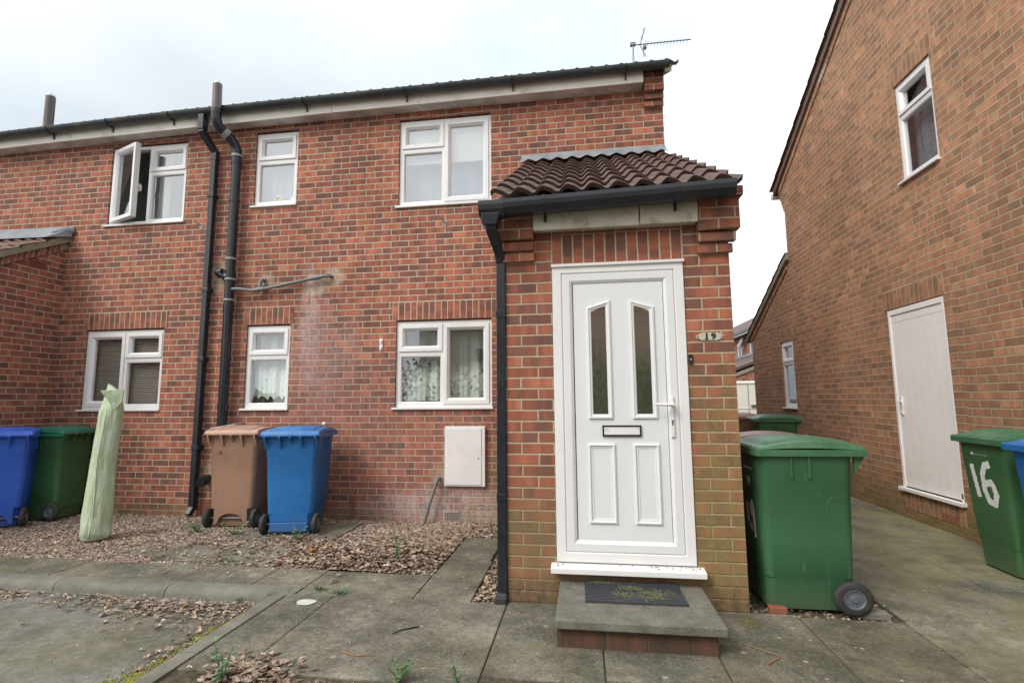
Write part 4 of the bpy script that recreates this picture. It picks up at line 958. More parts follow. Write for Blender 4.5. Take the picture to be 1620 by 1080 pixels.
fl2 = MB(); fl2.prism([(7.0, -.1), (HX, -.1), (HX, 3.42), (7.0, 2.24)], lambda x, z: (x, 16, z), lambda x, z: (x, 29, z)); flo = obj('garage_wing', fl2, m_far, fh, uvf=uvm)
obj('wing_roof', MB().prism([(6.8, 2.28), (HX, 3.56), (HX, 3.66), (6.8, 2.40)], lambda x, z: (x, 15.9, z), lambda x, z: (x, 29, z)), m_tile, flo)
obj('wing_flashing', MB().box(HX-.06, HX-.002, 16, 29, 3.60, 3.76), m_lead, flo)
obj('verge_bricks', MB().prism([(7.0, 2.13), (HX-.02, 3.32), (HX-.02, 3.45), (7.0, 2.27)], lambda x, z: (x, 15.93, z), lambda x, z: (x, 15.99, z)), m_verge, flo)

m_van = pbr('white_van_paint', (.84, .82, .74), .35, c2=(.80, .78, .70), scale=1, coat=.3)
vn = thing('parked_van', (7.6, 12.8, -.14), 'plain white van parked beyond the passage, behind the distant wheelie bins', 'van')
vs_ = [(5.25, .30), (5.2, 1.2), (5.25, 1.78), (5.4, 1.88), (8.2, 1.90), (8.9, 1.30), (9.75, 1.10), (9.9, .8), (9.9, .30)]
obj('body', MB().prism(vs_, lambda x, z: (x, 12, z), lambda x, z: (x, 13.8, z)), m_van, vn, bev=.04)
obj('roof_rail', MB().box(5.3, 8.2, 11.975, 12.01, 1.80, 1.85), m_van, vn)
obj('door_seam', MB().box(6.42, 6.435, 11.990, 12.0, .45, 1.80).box(5.6, 5.612, 11.99, 12.0, .45, 1.8), m_alu, vn)
obj('sliding_rail', MB().box(6.62, 8.3, 11.965, 12.0, 1.05, 1.085).box(6.50, 6.64, 11.95, 12.0, 1.03, 1.11), m_alu, vn)
obj('crease', MB().box(5.25, 9.8, 11.985, 12.0, .98, 1.0), m_van, vn)
for x in (6.0, 9.1):
    wt = obj('wheel', MB().tube([(x, 11.99, .17), (x, 12.2, .17)], .31, 24), m_rubber, vn, smooth=40); obj('rim', MB().tube([(x, 11.98, .17), (x, 12.0, .17)], .19, 20), m_alu, wt, smooth=40)
obj('side_window', MB().prism([(8.0, 1.2), (8.82, 1.2), (8.25, 1.75), (8.0, 1.75)], lambda x, z: (x, 11.99, z), lambda x, z: (x, 12.0, z)), m_dglass, vn)

# ================================================================= WHEELIE BINS
def plastic(name, c, c2):
    t = T(name); b = t.mix(t.ss(t.noise(2.5, 5, .6), .35, .65), c, c2)
    x, y, z = t.xyz()
    dz = t.math('MULTIPLY', t.ss(t.math('ADD', z, t.math('MULTIPLY', t.noise(7, 4), .2)), .08, .33, 1., 0.), .30); b = t.mix(dz, b, (.13, .11, .08))
    sc_ = t.ss(t.noise(16, 6, .8, sc3=(1, 1, .25), w=3), .62, .70); b = t.mix(t.math('MULTIPLY', sc_, .30), b, tuple(min(1, a*2+.12) for a in c))
    gs = t.math('MULTIPLY', t.ss(t.noise(9, 5, .75, sc3=(2.5, 2.5, .25), w=12), .50, .74), .30); b = t.mix(gs, b, (.11, .105, .08))
    fd = t.math('MULTIPLY', t.ss(z, .95, 1.02), t.ss(t.noise(5, 5, .7, w=6), .40, .66)); b = t.mix(t.math('MULTIPLY', fd, .28), b, tuple(min(1, a*1.3+.12) for a in c))
    t.l(b, t.b.inputs['Base Color']); t.b.inputs['Roughness'].default_value = .42; t.b.inputs['Specular IOR Level'].default_value = .42
    t.bump(t.noise(240, 2, .6), .0008); return t.m
m_green = plastic('green_plastic', (.048, .148, .070), (.042, .130, .062))
m_greend = plastic('dark_green_plastic', (.055, .150, .060), (.044, .125, .050))
m_teal = plastic('teal_lid_plastic', (.020, .155, .105), (.018, .13, .09))
m_blue = plastic('blue_plastic', (.018, .150, .42), (.015, .125, .37))
m_blue2 = plastic('royal_blue_plastic', (.035, .135, .64), (.028, .11, .56))
m_brown = plastic('brown_plastic', (.34, .20, .135), (.31, .18, .12))
m_brownl = plastic('faded_brown_lid', (.38, .215, .155), (.33, .19, .14))
def rrect(w, y0, y1, r, z, n=5):
    pts = []
    for cx, cy, a0 in [(w-r, y1-r, 0), (-w+r, y1-r, 90), (-w+r, y0+r, 180), (w-r, y0+r, 270)]:
        for k in range(n+1): a = radians(a0+90*k/n); pts.append((cx+r*cos(a), cy+r*sin(a), z))
    return pts
BMAP = {}
def make_bin(loc, rz, label, group, mb_, ml_, arch=True, foot=False, scale=(1, 1, 1), ft=0.):
    """local: rear (handle and wheels) towards -Y, front towards +Y"""
    t_ = thing('wheelie_bin', loc, label, 'wheelie bin', group, rz)
    fn = lambda x, y, z: (x*scale[0], y*scale[1]*(1-ft*max(0, z-.05) if y > 0 else 1), z*scale[2])
    BMAP[t_.name] = fn
    S = lambda mb: mb.map(fn)
    B = MB(); rings = []
    #            w     rear   front  r     z
    lo = -.200 if arch else -.250
    secs = [(.215, lo+.005, .205, .05, .012), (.222, lo, .212, .055, .05), (.232, lo-.004, .225, .06, .200), (.236, -.262, .228, .05, .208), (.250, -.268, .252, .055, .45),
            (.266, -.276, .280, .06, .775), (.270, -.279, .284, .06, .785), (.276, -.284, .296, .06, .955), (.278, -.285, .298, .055, .962), (.290, -.300, .312, .05, .968), (.290, -.300, .312, .05, 1.005), (.270, -.28, .29, .05, 1.005)]
    for s_ in secs: rings.append(rrect(*s_))
    n = len(rings[0])
    for r_ in rings: B.v += r_
    for i in range(len(rings)-1):
        for j in range(n): B.f.append((i*n+j, i*n+(j+1) % n, (i+1)*n+(j+1) % n, (i+1)*n+j))
    B.f.append(tuple(range(n))); B.f.append(tuple(range((len(rings)-1)*n, len(rings)*n)))
    # side fairing seam and grips
    for sx in (-1, 1):
        for yy in (-.04, .075): B.box(*sorted((sx*.268, sx*.286)), yy-.006, yy+.006, .83, .968)
    # rear skirt with the wheel arch
    W2 = .185
    if arch:
        k = 12; top = .210
        for i in range(k):
            xa, xb = -W2+2*W2*i/k, -W2+2*W2*(i+1)/k
            fz = lambda x: .055+.10*max(0, 1-(x/(W2*.82))**2)**.5 if abs(x) < W2*.82 else .045
            B.add([(xa, -.262, fz(xa)), (xb, -.262, fz(xb)), (xb, -.264, top), (xa, -.264, top), (xa, -.24, fz(xa)), (xb, -.24, fz(xb)), (xb, -.24, top), (xa, -.24, top)], [(0, 1, 2, 3), (4, 5, 6, 7), (0, 1, 5, 4)])
    else: B.box(-W2, W2, -.262, -.18, .13, .210)
    body = obj('body', S(B), mb_, t_, smooth=32, local=True)
    def sx_(z):
        for (w0, _, _, _, z0), (w1, _, _, _, z1) in zip(secs, secs[1:]):
            if z <= z1: return w0+(w1-w0)*(z-z0)/(z1-z0)
    for sg in (-1, 1):
        SM = MB(); SM.tube([(sg*sx_(z), y, z) for y, z in [(-.12, .03), (-.12, .25), (-.125, .5), (-.128, .66), (-.14, .70), (-.165, .715), (-.235, .718)]], .0022, 5)
        obj('seam', S(SM), mb_, t_, smooth=60, local=True)
    if foot: obj('foot_plate', S(MB().box(-.19, .19, -.285, -.20, .035, .125, (-.195, .195, -.285, -.20))), mb_, t_, bev=.006, local=True)
    # lid
    L = MB(); ny, nx = 14, 10
    def lidz(u, v):      # u -1..1 across, v 0 rear .. 1 front
        crown = .050*sin(min(1, max(0, v*1.02+.06))*pi)**.8+.010
        return 1.018+crown*(1-.30*abs(u)**3)+(.010 if (abs(u) < .72 and .10 < v < .86) else 0)
    us = [-1, -.97, -.86, -.74, -.71, -.35, 0, .35, .71, .74, .86, .97, 1]; vs2 = [0, .03, .085, .115, .25, .4, .55, .7, .84, .875, .94, .98, 1]
    for v in vs2:
        for u in us: L.v.append((u*.305, -.345+v*.685, lidz(u, v) if abs(u) < 1 and 0 < v < 1 else 1.012+.012*sin(v*pi)))
    nu = len(us)
    for j in range(len(vs2)-1):
        for i in range(nu-1): a = j*nu+i; L.f.append((a, a+1, a+nu+1, a+nu))
    # rim skirt
    edge = [(-.305, -.345), (.305, -.345), (.305, .34), (-.305, .34)]
    for (xa, ya), (xb, yb) in zip(edge, edge[1:]+edge[:1]):
        if ya == yb == -.345: zz = .995
        else: zz = .972
        L.add([(xa, ya, 1.0135), (xb, yb, 1.0135), (xb, yb, zz), (xa, ya, zz)], [(0, 1, 2, 3)])
    L.box(-.302, .302, -.33, .335, 1.007, 1.012)
    obj('lid', S(L), ml_, t_, smooth=28, local=True)
    H = MB().tube([(-.27, -.335, 1.0), (.27, -.335, 1.0)], .014, 10)
    for x in (-.262, -.11, .0, .11, .262):
        wd_ = .010
        H.prism([(-.285, .985), (-.345, 1.005), (-.350, .985), (-.283, .86 if abs(x) > .05 else .91)], lambda y, z: (x-wd_, y, z), lambda y, z: (x+wd_, y, z))
    obj('handle', S(H), mb_, t_, smooth=40, local=True)
    ax_ = obj('axle', S(MB().tube([(-.26, -.225, .102), (.26, -.225, .102)], .011, 8)), m_alu, t_, local=True)
    for sx in (-1, 1):
        x0, x1 = sx*.240, sx*.290
        wh = MB()
        pr_ = [(x0-sx*.001, .04), (x0, .084), (x0+sx*.008, .097), (x0+sx*.022, .102), (x1-sx*.012, .101), (x1-sx*.004, .095), (x1, .082), (x1+sx*.0005, .062), (x1-sx*.008, .060), (x1-sx*.0085, .01)]
        wh.lathe_x(-.225, .102, pr_)
        # tyre via revolved rings (tube follows the axle)
        wo = obj('wheel', S(wh), m_rubber, t_, smooth=40, local=True)
        obj('hub', S(MB().lathe_x(-.225, .102, [(x1-sx*.012, .059), (x1+sx*.001, .059), (x1+sx*.001, .053), (x1-sx*.007, .048), (x1-sx*.007, .022), (x1+sx*.002, .018), (x1+sx*.002, .004)])), m_rim, wo, smooth=30, local=True)
    return t_
GB = 'wheelie bins'
def face_text(binobj, body, size, m, x, z, bold=0, mirror=False, tiltx=0, name='marking'):
    # front face lies near y=.25+.. ; slope of the front panel
    def tr(a, b, c):
        zz = z+b; yf = .212+(zz-.05)*(.296-.212)/.905+.004
        return BMAP[binobj.name](x-a, yf+c, zz)
    return text_obj(name, body, size, m, binobj, tr, ext=.0006, bold=bold, local=True)
def rear_text(binobj, body, size, m, x, z, bold=0):
    def tr(a, b, c):
        zz = z+b; yf = -.266-(zz-.3)*(.284-.266)/.65-.003
        return (x+a, yf-c, zz)
    return text_obj('marking', body, size, m, binobj, tr, ext=.0006, bold=bold, local=True)
def stroke(binobj, pts, wd, m, name='painted_numeral', seed=1):
    rr_ = random.Random(seed); mb = MB(); P = []
    for a, b in zip(pts, pts[1:]):
        n = max(2, int(math.dist(a, b)/.006))
        P += [(a[0]+(b[0]-a[0])*k/n, a[1]+(b[1]-a[1])*k/n) for k in range(n)]
    P.append(pts[-1])
    for i, (x, z) in enumerate(P):
        q0, q1 = P[max(0, i-2)], P[min(len(P)-1, i+2)]; dx, dz = q1[0]-q0[0], q1[1]-q0[1]; l_ = math.hypot(dx, dz) or 1; nx_, nz_ = -dz/l_, dx/l_
        for s in (-1, 1):
            hw = wd*(1+rr_.uniform(-.16, .16)); xx, zz = x+nx_*hw*s, z+nz_*hw*s
            mb.v.append(BMAP[binobj.name](-xx, .212+(zz-.05)*(.296-.212)/.905+.0045, zz))
    for i in range(len(P)-1): mb.f.append((2*i, 2*i+1, 2*i+3, 2*i+2))
    return obj(name, mb, m, binobj, local=True)

# green bin beside the porch
b19 = make_bin((2.408, -1.885, 0), radians(91), 'green wheelie bin numbered 19 standing against the right side of the porch', GB, m_green, m_green, arch=False, scale=(1, 1.13, 1), ft=.29)
face_text(b19, '19', .085, m_paint, -.02, .775, .002); 
stroke(b19, [(-.02, .63), (.0, .50)], .022, m_paint, seed=2); stroke(b19, [(.095, .60), (.075, .64), (.055, .61), (.06, .57), (.09, .56), (.10, .62), (.105, .50), (.115, .42)], .022, m_paint, seed=3); stroke(b19, [(.02, .50), (.04, .47), (.055, .485), (.05, .45)], .015, m_paint, seed=4)
obj('badge', MB().box(-.10, .02, .292, .294, .862, .872).tube([(.05, .292, .867), (.05, .295, .867)], .012, 10).map(lambda x, y, z: BMAP[b19.name](x, y-.004, z)), m_paint, b19, local=True)
# green 16
b16 = make_bin((4.345, -1.16, 0), radians(88), 'green wheelie bin with 16 painted in big white numerals, by the side door', GB, m_greend, m_green, arch=False, scale=(.88, .72, 1))
s1_ = stroke(b16, [(-.130, .80), (-.095, .545)], .025, m_paint, seed=5); s2_ = stroke(b16, [(.095, .82), (.03, .80), (-.012, .73), (-.014, .61), (.02, .53), (.085, .515), (.118, .59), (.085, .675), (.01, .665)], .027, m_paint, seed=6)
bg_ = obj('badge', MB().box(-.09, .09, .294, .296, .882, .896).tube([(.10, .294, .889), (.10, .297, .889)], .013, 10).map(lambda x, y, z: BMAP[b16.name](x, y-.005, z)), m_paint, b16, local=True)
make_bin((4.24, -1.82, 0), radians(84), 'blue wheelie bin at the right edge, next to the green bin painted 16', GB, m_blue, m_blue, scale=(.88, .72, .99))
# middle pair
b18 = make_bin((-2.79, -.34, .0), radians(6), 'brown wheelie bin numbered 18 between the downpipe and a blue bin', GB, m_brown, m_brownl, arch=True, scale=(.98, .86, 1))
rear_text(b18, '18', .050, m_ink, -.115, .80, .001)
bbl = make_bin((-2.02, -.50, 0), radians(11), 'blue wheelie bin below the narrow lace curtained window, right of the brown bin', GB, m_blue, m_blue, arch=False, foot=True, scale=(.98, .95, 1))
tag(obj('bird_dropping', MB().tube([(-1.90, -.28, 1.093), (-1.88, -.27, 1.10), (-1.86, -.30, 1.092)], [.01, .02, .008], 8), m_paint), 'small white scrap lying on the lid of the middle blue bin', 'litter')
# left pair
make_bin((-5.52, -.70, 0), radians(38), 'royal blue wheelie bin at the left edge, in front of the green bin', GB, m_blue2, m_blue2, arch=True, scale=(1, .98, 1))
make_bin((-5.36, -.12-.16, 0), radians(97), 'green wheelie bin with teal lid behind the royal blue bin', GB, m_greend, m_teal, arch=False, scale=(.85, .98, .99))
# behind the passage
make_bin((2.50, -1.22, 0), radians(84), 'brown wheelie bin hidden behind the green bin numbered 19', GB, m_brown, m_brownl, scale=(.9, .9, .985))
make_bin((4.02, 2.95, 0), radians(84), 'green wheelie bin far down the passage against the side house', GB, m_greend, m_green)
make_bin((3.74, 3.85, 0), radians(0+180), 'brown wheelie bin far down the passage behind the green one', GB, m_brown, m_brownl)
make_bin((3.50, 4.85, 0), radians(180), 'blue wheelie bin far down the passage, last of three', GB, m_blue2, m_blue2)

# ================================================================= GREEN FABRIC COVER
m_cover = fabric('pale_green_cover', (.50, .60, .45), c2=(.42, .50, .31))
cv_ = MB(); n, k = 40, 44
for i in range(k+1):
    s_ = i/k; z = .0+1.50*s_
    cx = -3.80+.035*s_+.05*s_*s_; cy = -1.14+.02*s_
    rx = .128-.040*s_+.008*sin(s_*9)+(.012 if s_ < .06 else 0); ry = (.12-.03*s_)
    if s_ > .86: q = (s_-.86)/.14; ry *= 1-.86*q; rx *= 1-.02*q
    if s_ < .03: rx *= .9; ry *= .8
    for j in range(n):
        a = 2*pi*j/n
        f_ = 1+.06*sin(3*a+s_*2.2)+.035*sin(7*a-s_*4)+.02*sin(11*a+s_*13)+.03*sin(s_*38+a*2)*(1 if s_ < .12 or s_ > .8 else .25)
        zz = z
        if s_ > .86: zz += .05*(s_-.86)/.14*(-cos(a))*1.0 
        cv_.v.append((cx+rx*f_*cos(a), cy+ry*f_*sin(a), zz))
for i in range(k):
    for j in range(n): cv_.f.append((i*n+j, i*n+(j+1) % n, (i+1)*n+(j+1) % n, (i+1)*n+j))
cv_.f.append(tuple(range(n)))
tt = T('creased_cover'); cb0 = tt.mix(tt.ss(tt.noise(4, 5, .6), .35, .65), (.50, .60, .45), (.43, .52, .34)); cb0 = tt.mix(tt.math('MULTIPLY', tt.ss(tt.noise(7, 6, .7, sc3=(1.5, 1.5, .35), w=2), .52, .70), .35), cb0, (.36, .38, .18))
tt.l(cb0, tt.b.inputs['Base Color']); tt.b.inputs['Roughness'].default_value = .7; tt.bump(tt.math('ADD', tt.noise(6, 4, .6, sc3=(1, 1, .5)), tt.noise(14, 3, .5, sc3=(2, 2, .4), w=5)), .05, .42); m_cover = tt.m
cvt = thing('parasol_cover', (-3.8, -1.15, 0), 'tall pale green fabric cover standing on the gravel in front of the left window', 'cover')
cvo = obj('cover', cv_, m_cover, cvt, smooth='all')
sub = cvo.modifiers.new('s', 'SUBSURF'); sub.levels = 1; sub.render_levels = 1
flp = MB(); 
P0 = [(-3.74, -1.24, 1.475), (-3.52, -1.20, 1.475), (-3.55, -1.21, 1.36), (-3.64, -1.24, 1.28), (-3.68, -1.26, 1.36)]
flp.prism([(p[0], p[2]) for p in P0], lambda x, z: (x, -1.235+.05*sin((x+3.7)*16), z), lambda x, z: (x, -1.225+.05*sin((x+3.7)*16), z)); obj('flap', flp, m_cover, cvt)
obj('seam', MB().tube([(-3.735+.045*(i/12)+.012*sin(i*.7), -1.262+.022*i/12, .04+1.25*i/12) for i in range(13)], .007, 6), m_cover, cvt, smooth='all')

# ================================================================= LOOSE GROUND COVER
def pebble_mat(name, stops):
    t = T(name); g_ = t.n('ShaderNodeNewGeometry').outputs['Random Per Island']
    c = t.ramp(g_, stops); c = t.mix(t.math('MULTIPLY', t.noise(60, 3), .4), c, tuple(a*.6 for a in stops[1][1])); t.l(c, t.b.inputs['Base Color']); t.b.inputs['Roughness'].default_value = .85; return t.m
m_peb = pebble_mat('pebbles', [(0, (.14, .10, .07)), (.25, (.26, .19, .14)), (.5, (.38, .29, .22)), (.7, (.32, .21, .155)), (.88, (.48, .40, .33)), (1, (.68, .64, .58))])
m_leaf = pebble_mat('fallen_leaves', [(0, (.12, .080, .057)), (.25, (.23, .165, .125)), (.55, (.36, .275, .215)), (.82, (.48, .39, .315)), (.96, (.50, .35, .20)), (1, (.68, .61, .52))])
blocked = [(-2.55, -1.42, -.93, -.22), (-2.72, -1.62, -1.62, -1.1), (-.16, .25, -1.8, -.64)]
def free(x, y): return not any(a-.01 < x < b+.01 and c-.01 < y < d+.01 for a, b, c, d in blocked)
def pebble(mb, x, y, z, s):
    a = R.uniform(0, pi); ca, sa = cos(a), sin(a); sx, sy, sz = s*R.uniform(.8, 1.5), s*R.uniform(.6, 1.), s*R.uniform(.4, .8)
    P = [(sx, 0, 0), (sx*.3, sy, .1*sz), (-sx*.9, sy*.4, 0), (-sx*.6, -sy*.8, 0), (sx*.4, -sy, .1*sz)]
    vs = [(x+px*ca-py*sa, y+px*sa+py*ca, z+pz) for px, py, pz in P]+[(x+sx*.15*ca, y+sx*.15*sa, z+sz), (x-sx*.2*ca, y-sx*.2*sa, z+sz*.85)]
    mb.add(vs, [(0, 1, 5), (1, 2, 6, 5), (2, 3, 6), (3, 4, 5, 6), (4, 0, 5)])
def leaf(mb, x, y, z, s):
    a = R.uniform(0, 2*pi); ca, sa = cos(a), sin(a); L_, W_ = s*R.uniform(.45, 1.25), s*R.uniform(.30, .75)
    cu_, tw, ti = R.uniform(-.5, .9), R.uniform(-.5, .5), R.uniform(-.35, .35)
    vs = []
    for u, w_ in [(-1, .0), (-.45, .85), (.25, 1.), (1., .05), (.25, -1.), (-.45, -.85), (-.4, 0), (.3, 0)]:
        px, py = u*L_, w_*W_; pz = cu_*(u*u)*L_*.4+abs(w_)*W_*.55*(1 if cu_ > 0 else .3)+tw*u*w_*W_*.7+ti*px
        px += R.uniform(-.16, .16)*L_; py += R.uniform(-.30, .30)*W_; pz += R.uniform(-.16, .22)*s
        vs.append((x+px*ca-py*sa, y+px*sa+py*ca, z+pz+s*.25))
    mb.add(vs, [(0, 6, 1), (1, 6, 7, 2), (2, 7, 3), (3, 7, 4), (4, 7, 6, 5), (5, 6, 0)])
pb = MB(); cnt = 0
while cnt < 21000:
    x = -7.2+R.random()**.75*7.05; y = R.uniform(-1.70, -.01)
    if x > -.14 and y < -.62: continue
    if not free(x, y) and R.random() > .03: continue
    pebble(pb, x, y, pile(x, y)+.001, R.uniform(.007, .016)); cnt += 1
for _ in range(900):
    x, y = R.uniform(-.16, .48), R.uniform(-.66, -.02); pebble(pb, x, y, -.008, R.uniform(.007, .015))
for _ in range(700):
    x, y = R.uniform(.25, .50), R.uniform(-2.17, -.05); pebble(pb, x, y, -.016, R.uniform(.007, .015))
for _ in range(1300):
    x, y = R.uniform(2.06, 2.92), R.uniform(-2.19, .1); pebble(pb, x, y, -.022, R.uniform(.007, .018))
for _ in range(1100):
    x, y = R.uniform(-6, 3), R.gauss(-1.74, .07); pebble(pb, x, y, .001, R.uniform(.004, .008)) if x < -1 or y > -1.78 and x < -.2 else None
for _ in range(60):
    x, y = R.uniform(-.9, 4.3), R.uniform(-3.1, -2.25)
    if not .8 < x < 1.8: pebble(pb, x, y, .002, R.uniform(.002, .006))
for _ in range(160): pebble(pb, R.uniform(-4, -1.3), R.uniform(-3.6, -2.35), -.058, R.uniform(.002, .006))
tag(obj('gravel', pb, m_peb), kind='stuff', label='loose pinkish brown gravel beds along the foot of the house walls', cat='gravel')
lv_ = MB()
def lf_n(n, fx, fy, z, s0, s1, cond=None):
    k = 0
    for _ in range(n*3):
        x, y = fx(), fy()
        if cond and not cond(x, y): continue
        leaf(lv_, x, y, (z(x, y) if callable(z) else z)+R.uniform(0, .01), R.uniform(s0, s1)); k += 1
        if k >= n: break
inb = lambda x, y: -7 < x < -.17 and -1.70 < y < -.02 and free(x, y)
lf_n(2300, lambda: R.gauss(-.85, .42), lambda: R.gauss(-1.38, .26), lambda x, y: pile(x, y)+R.uniform(0, .025), .014, .036, inb)
lf_n(900, lambda: R.gauss(-1.5, .40), lambda: R.gauss(-1.30, .30), pile, .014, .036, lambda x, y: x < -.2 and -1.72 < y < -.02)
lf_n(2600, lambda: R.uniform(-6.5, -.2), lambda: R.gauss(-1.40, .28), pile, .007, .016, inb)
lf_n(300, lambda: R.gauss(-2.3, .5), lambda: R.uniform(-1.66, -.6), .006, .012, .028)
lf_n(2400, lambda: R.uniform(-6.8, -.2), lambda: R.uniform(-1.6, -.05), pile, .006, .014, inb)
lf_n(420, lambda: R.uniform(-.4, .5), lambda: R.gauss(-.35, .2), -.006, .010, .022, lambda x, y: x < .49 and -.63 < y < -.03)
lf_n(260, lambda: R.uniform(.26, .48), lambda: R.uniform(-2.15, -1.1), -.012, .014, .03)
lf_n(1000, lambda: R.uniform(-6.5, -1.28), lambda: -2.26-abs(R.gauss(0, .10)), -.060, .008, .022)
lf_n(420, lambda: R.gauss(-1.7, .35), lambda: -2.32-abs(R.gauss(0, .15)), -.060, .012, .028, lambda x, y: x < -1.25)
lf_n(160, lambda: R.uniform(-1.42, -1.24), lambda: R.uniform(-3.2, -2.3), -.058, .008, .02)
lf_n(1500, lambda: R.uniform(-.85, 1.1), lambda: -3.25-abs(R.gauss(0, .22)), -.016, .014, .032)
lf_n(260, lambda: R.gauss(-.68, .12), lambda: R.gauss(-3.2, .07), .0, .012, .03)
lf_n(200, lambda: R.uniform(2.1, 2.9), lambda: R.uniform(-2.18, -.8), -.020, .010, .022)
lf_n(36, lambda: R.uniform(-6, .4), lambda: R.uniform(-2.1, -1.72), .004, .008, .02, lambda x, y: x < -.1)
lf_n(5, lambda: R.uniform(-.9, 2.8), lambda: R.uniform(-3.1, -2.3), .004, .006, .012, lambda x, y: not (.8 < x < 1.8))
lf_n(46, lambda: R.uniform(-4, -1.4), lambda: R.uniform(-3.6, -2.4), -.058, .005, .014)
tag(obj('fallen_leaves', lv_, m_leaf), kind='stuff', label='dry brown fallen leaves drifted over gravel, kerb and paving edges', cat='leaves')
ms = MB()
for _ in range(2600):
    y = R.uniform(-3.7, -2.28); wdt = .035+.05*max(0, -y-2.4); x = -1.222-abs(R.gauss(0, wdt)); 
    if sin(y*9)+R.uniform(-1, 1) < -.6: continue
    clump(ms, x, y, -.06, R.uniform(.004, .011))
for _ in range(260): clump(ms, -1.03+R.gauss(0, .006), R.uniform(-3.2, -2.1), -.012, R.uniform(.003, .008))
for _ in range(240): x = R.uniform(-1.03, -.72); clump(ms, -.72+R.gauss(0, .005), R.uniform(-3.2, -2.2), -.006, R.uniform(.003, .007))
for _ in range(120): clump(ms, R.uniform(-1.0, 0), -2.2+R.gauss(0, .005), -.005, R.uniform(.003, .006))
for _ in range(90): clump(ms, R.gauss(2.0, .03), R.gauss(-2.30, .04), .001, R.uniform(.002, .005))
for _ in range(160): clump(ms, R.uniform(2.9, 4.6), -2.2+R.gauss(0, .004), -.006, R.uniform(.003, .006))
tag(obj('moss', ms, m_moss), kind='stuff', label='yellow green moss along the kerb edge and in the paving joints', cat='moss')

# weeds
m_weed = pbr('weed_green', (.12, .21, .085), .8, c2=(.08, .15, .065), scale=20)
m_weedg = pbr('grey_green_weed', (.16, .24, .13), .8, c2=(.11, .19, .10), scale=20)
m_straw = pbr('dry_stalk', (.32, .19, .09), .9, c2=(.20, .12, .06), scale=20)
def blade(mb, x, y, z, L_, a, el, wd):
    d = Vector((cos(a)*cos(el), sin(a)*cos(el), sin(el))); s_ = Vector((-sin(a), cos(a), 0)); p = Vector((x, y, z)); vs = []
    for k, w_ in enumerate([.35, 1, .85, .05]):
        q = p+d*L_*k/3+Vector((0, 0, -.25*L_*(k/3)**2)); vs += [q-s_*wd*w_, q+s_*wd*w_+Vector((0, 0, wd*.25))]
    mb.add(vs, [(0, 1, 3, 2), (2, 3, 5, 4), (4, 5, 7, 6)])
def plant(name, loc, label, cat, h, stems, leaves, lsize, m, spread=.3, bloom=None, grp=None):
    t_ = thing(name, loc, label, cat, grp); S_ = MB(); Lf = MB(); B_ = MB()
    for s_ in range(stems):
        a = R.uniform(0, 2*pi); tip = Vector((loc[0]+cos(a)*spread*h, loc[1]+sin(a)*spread*h, loc[2]+h*R.uniform(.7, 1))); b = Vector(loc)
        mid = (b+tip)/2+Vector((0, 0, .08*h)); S_.tube([b, mid, tip], [.004, .003, .0015], 5)
        for k in range(leaves):
            u = (k+1)/leaves; p = b.lerp(mid, u*2) if u < .5 else mid.lerp(tip, u*2-1)
            blade(Lf, *p, lsize*R.uniform(.6, 1.1)*(1-.35*u), R.uniform(0, 2*pi), R.uniform(.0, .8), lsize*.22)
        if bloom: clump(B_, *tip, .012)
    obj('stem', S_, bloom or m, t_); obj('leaf', Lf, m, t_)['kind'] = 'stuff'
    if bloom: obj('seed_head', B_, bloom, t_)
    return t_
def tuft(loc, label, n, L_, sp, m=None):
    T_ = MB()
    for _ in range(n): blade(T_, loc[0]+R.gauss(0, sp), loc[1]+R.gauss(0, sp*.6), loc[2]-.002, L_*R.uniform(.5, 1.1), R.uniform(0, 2*pi), R.uniform(.3, 1.3), L_*.07)
    return tag(obj('weed_tuft', T_, m or m_weed), label, 'weed', 'weeds in the gravel and paving')
plant('weed', (-.74, -3.30, -.01), 'leafy green weed in the leaves at the bottom left of the paving', 'weed', .20, 4, 6, .070, m_weedg, .35)
plant('weed', (-.535, -1.50, .02), 'tall grey green weed standing in the gravel before the meter box', 'weed', .27, 4, 22, .032, m_weedg, .12)
plant('weed', (-2.98, -.78, 0), 'broad leaved weed at the left wheel of the brown bin', 'weed', .14, 4, 5, .075, m_weed, .6)
plant('weed', (-2.55, -.80, 0), 'straggling grey green weed under the brown bin', 'weed', .12, 7, 5, .06, m_weedg, 1.1)
plant('weed', (-1.80, -.90, 0), 'small weed beside the right wheel of the middle blue bin', 'weed', .13, 4, 4, .06, m_weed, .7)
plant('weed', (-1.64, -.05, 0), 'dry brown weed with seed heads against the wall right of the blue bin', 'weed', .38, 4, 9, .025, m_straw, .14, bloom=m_straw)
plant('weed', (.12, -3.20, 0), 'small green weed in leaves at the front edge of the big slab', 'weed', .10, 6, 5, .045, m_weed, .6)
plant('weed', (.42, -3.22, 0), 'thin green weed right of the others at the front edge', 'weed', .13, 4, 5, .04, m_weedg, .3)
tuft((-2.04, -1.60, .004), 'bright grass tuft by the small slabs behind the kerb', 60, .05, .04)
tuft((-.88, -2.12, .003), 'green tuft in the joint above the white splat', 50, .045, .025); tuft((-.70, -2.17, .003), 'low tuft trailing along the slab joint', 70, .045, .026)
tuft((-1.40, -2.26, -.05), 'grass tuft under the kerb corner', 40, .05, .03); tuft((-4.0, -1.70, .0), 'pale grass tuft on the edge of the long path', 30, .03, .08)
tuft((2.80, -2.05, -.015), 'small yellow green weed beside the wheel of bin 19', 25, .04, .02, m_moss); tuft((.42, -2.10, -.01), 'tiny yellow weed at the foot of the porch downpipe', 20, .04, .01, m_moss)
tuft((2.55-.02+1.75, 1.9, 0), 'small weed at the foot of the side wall', 25, .05, .03)
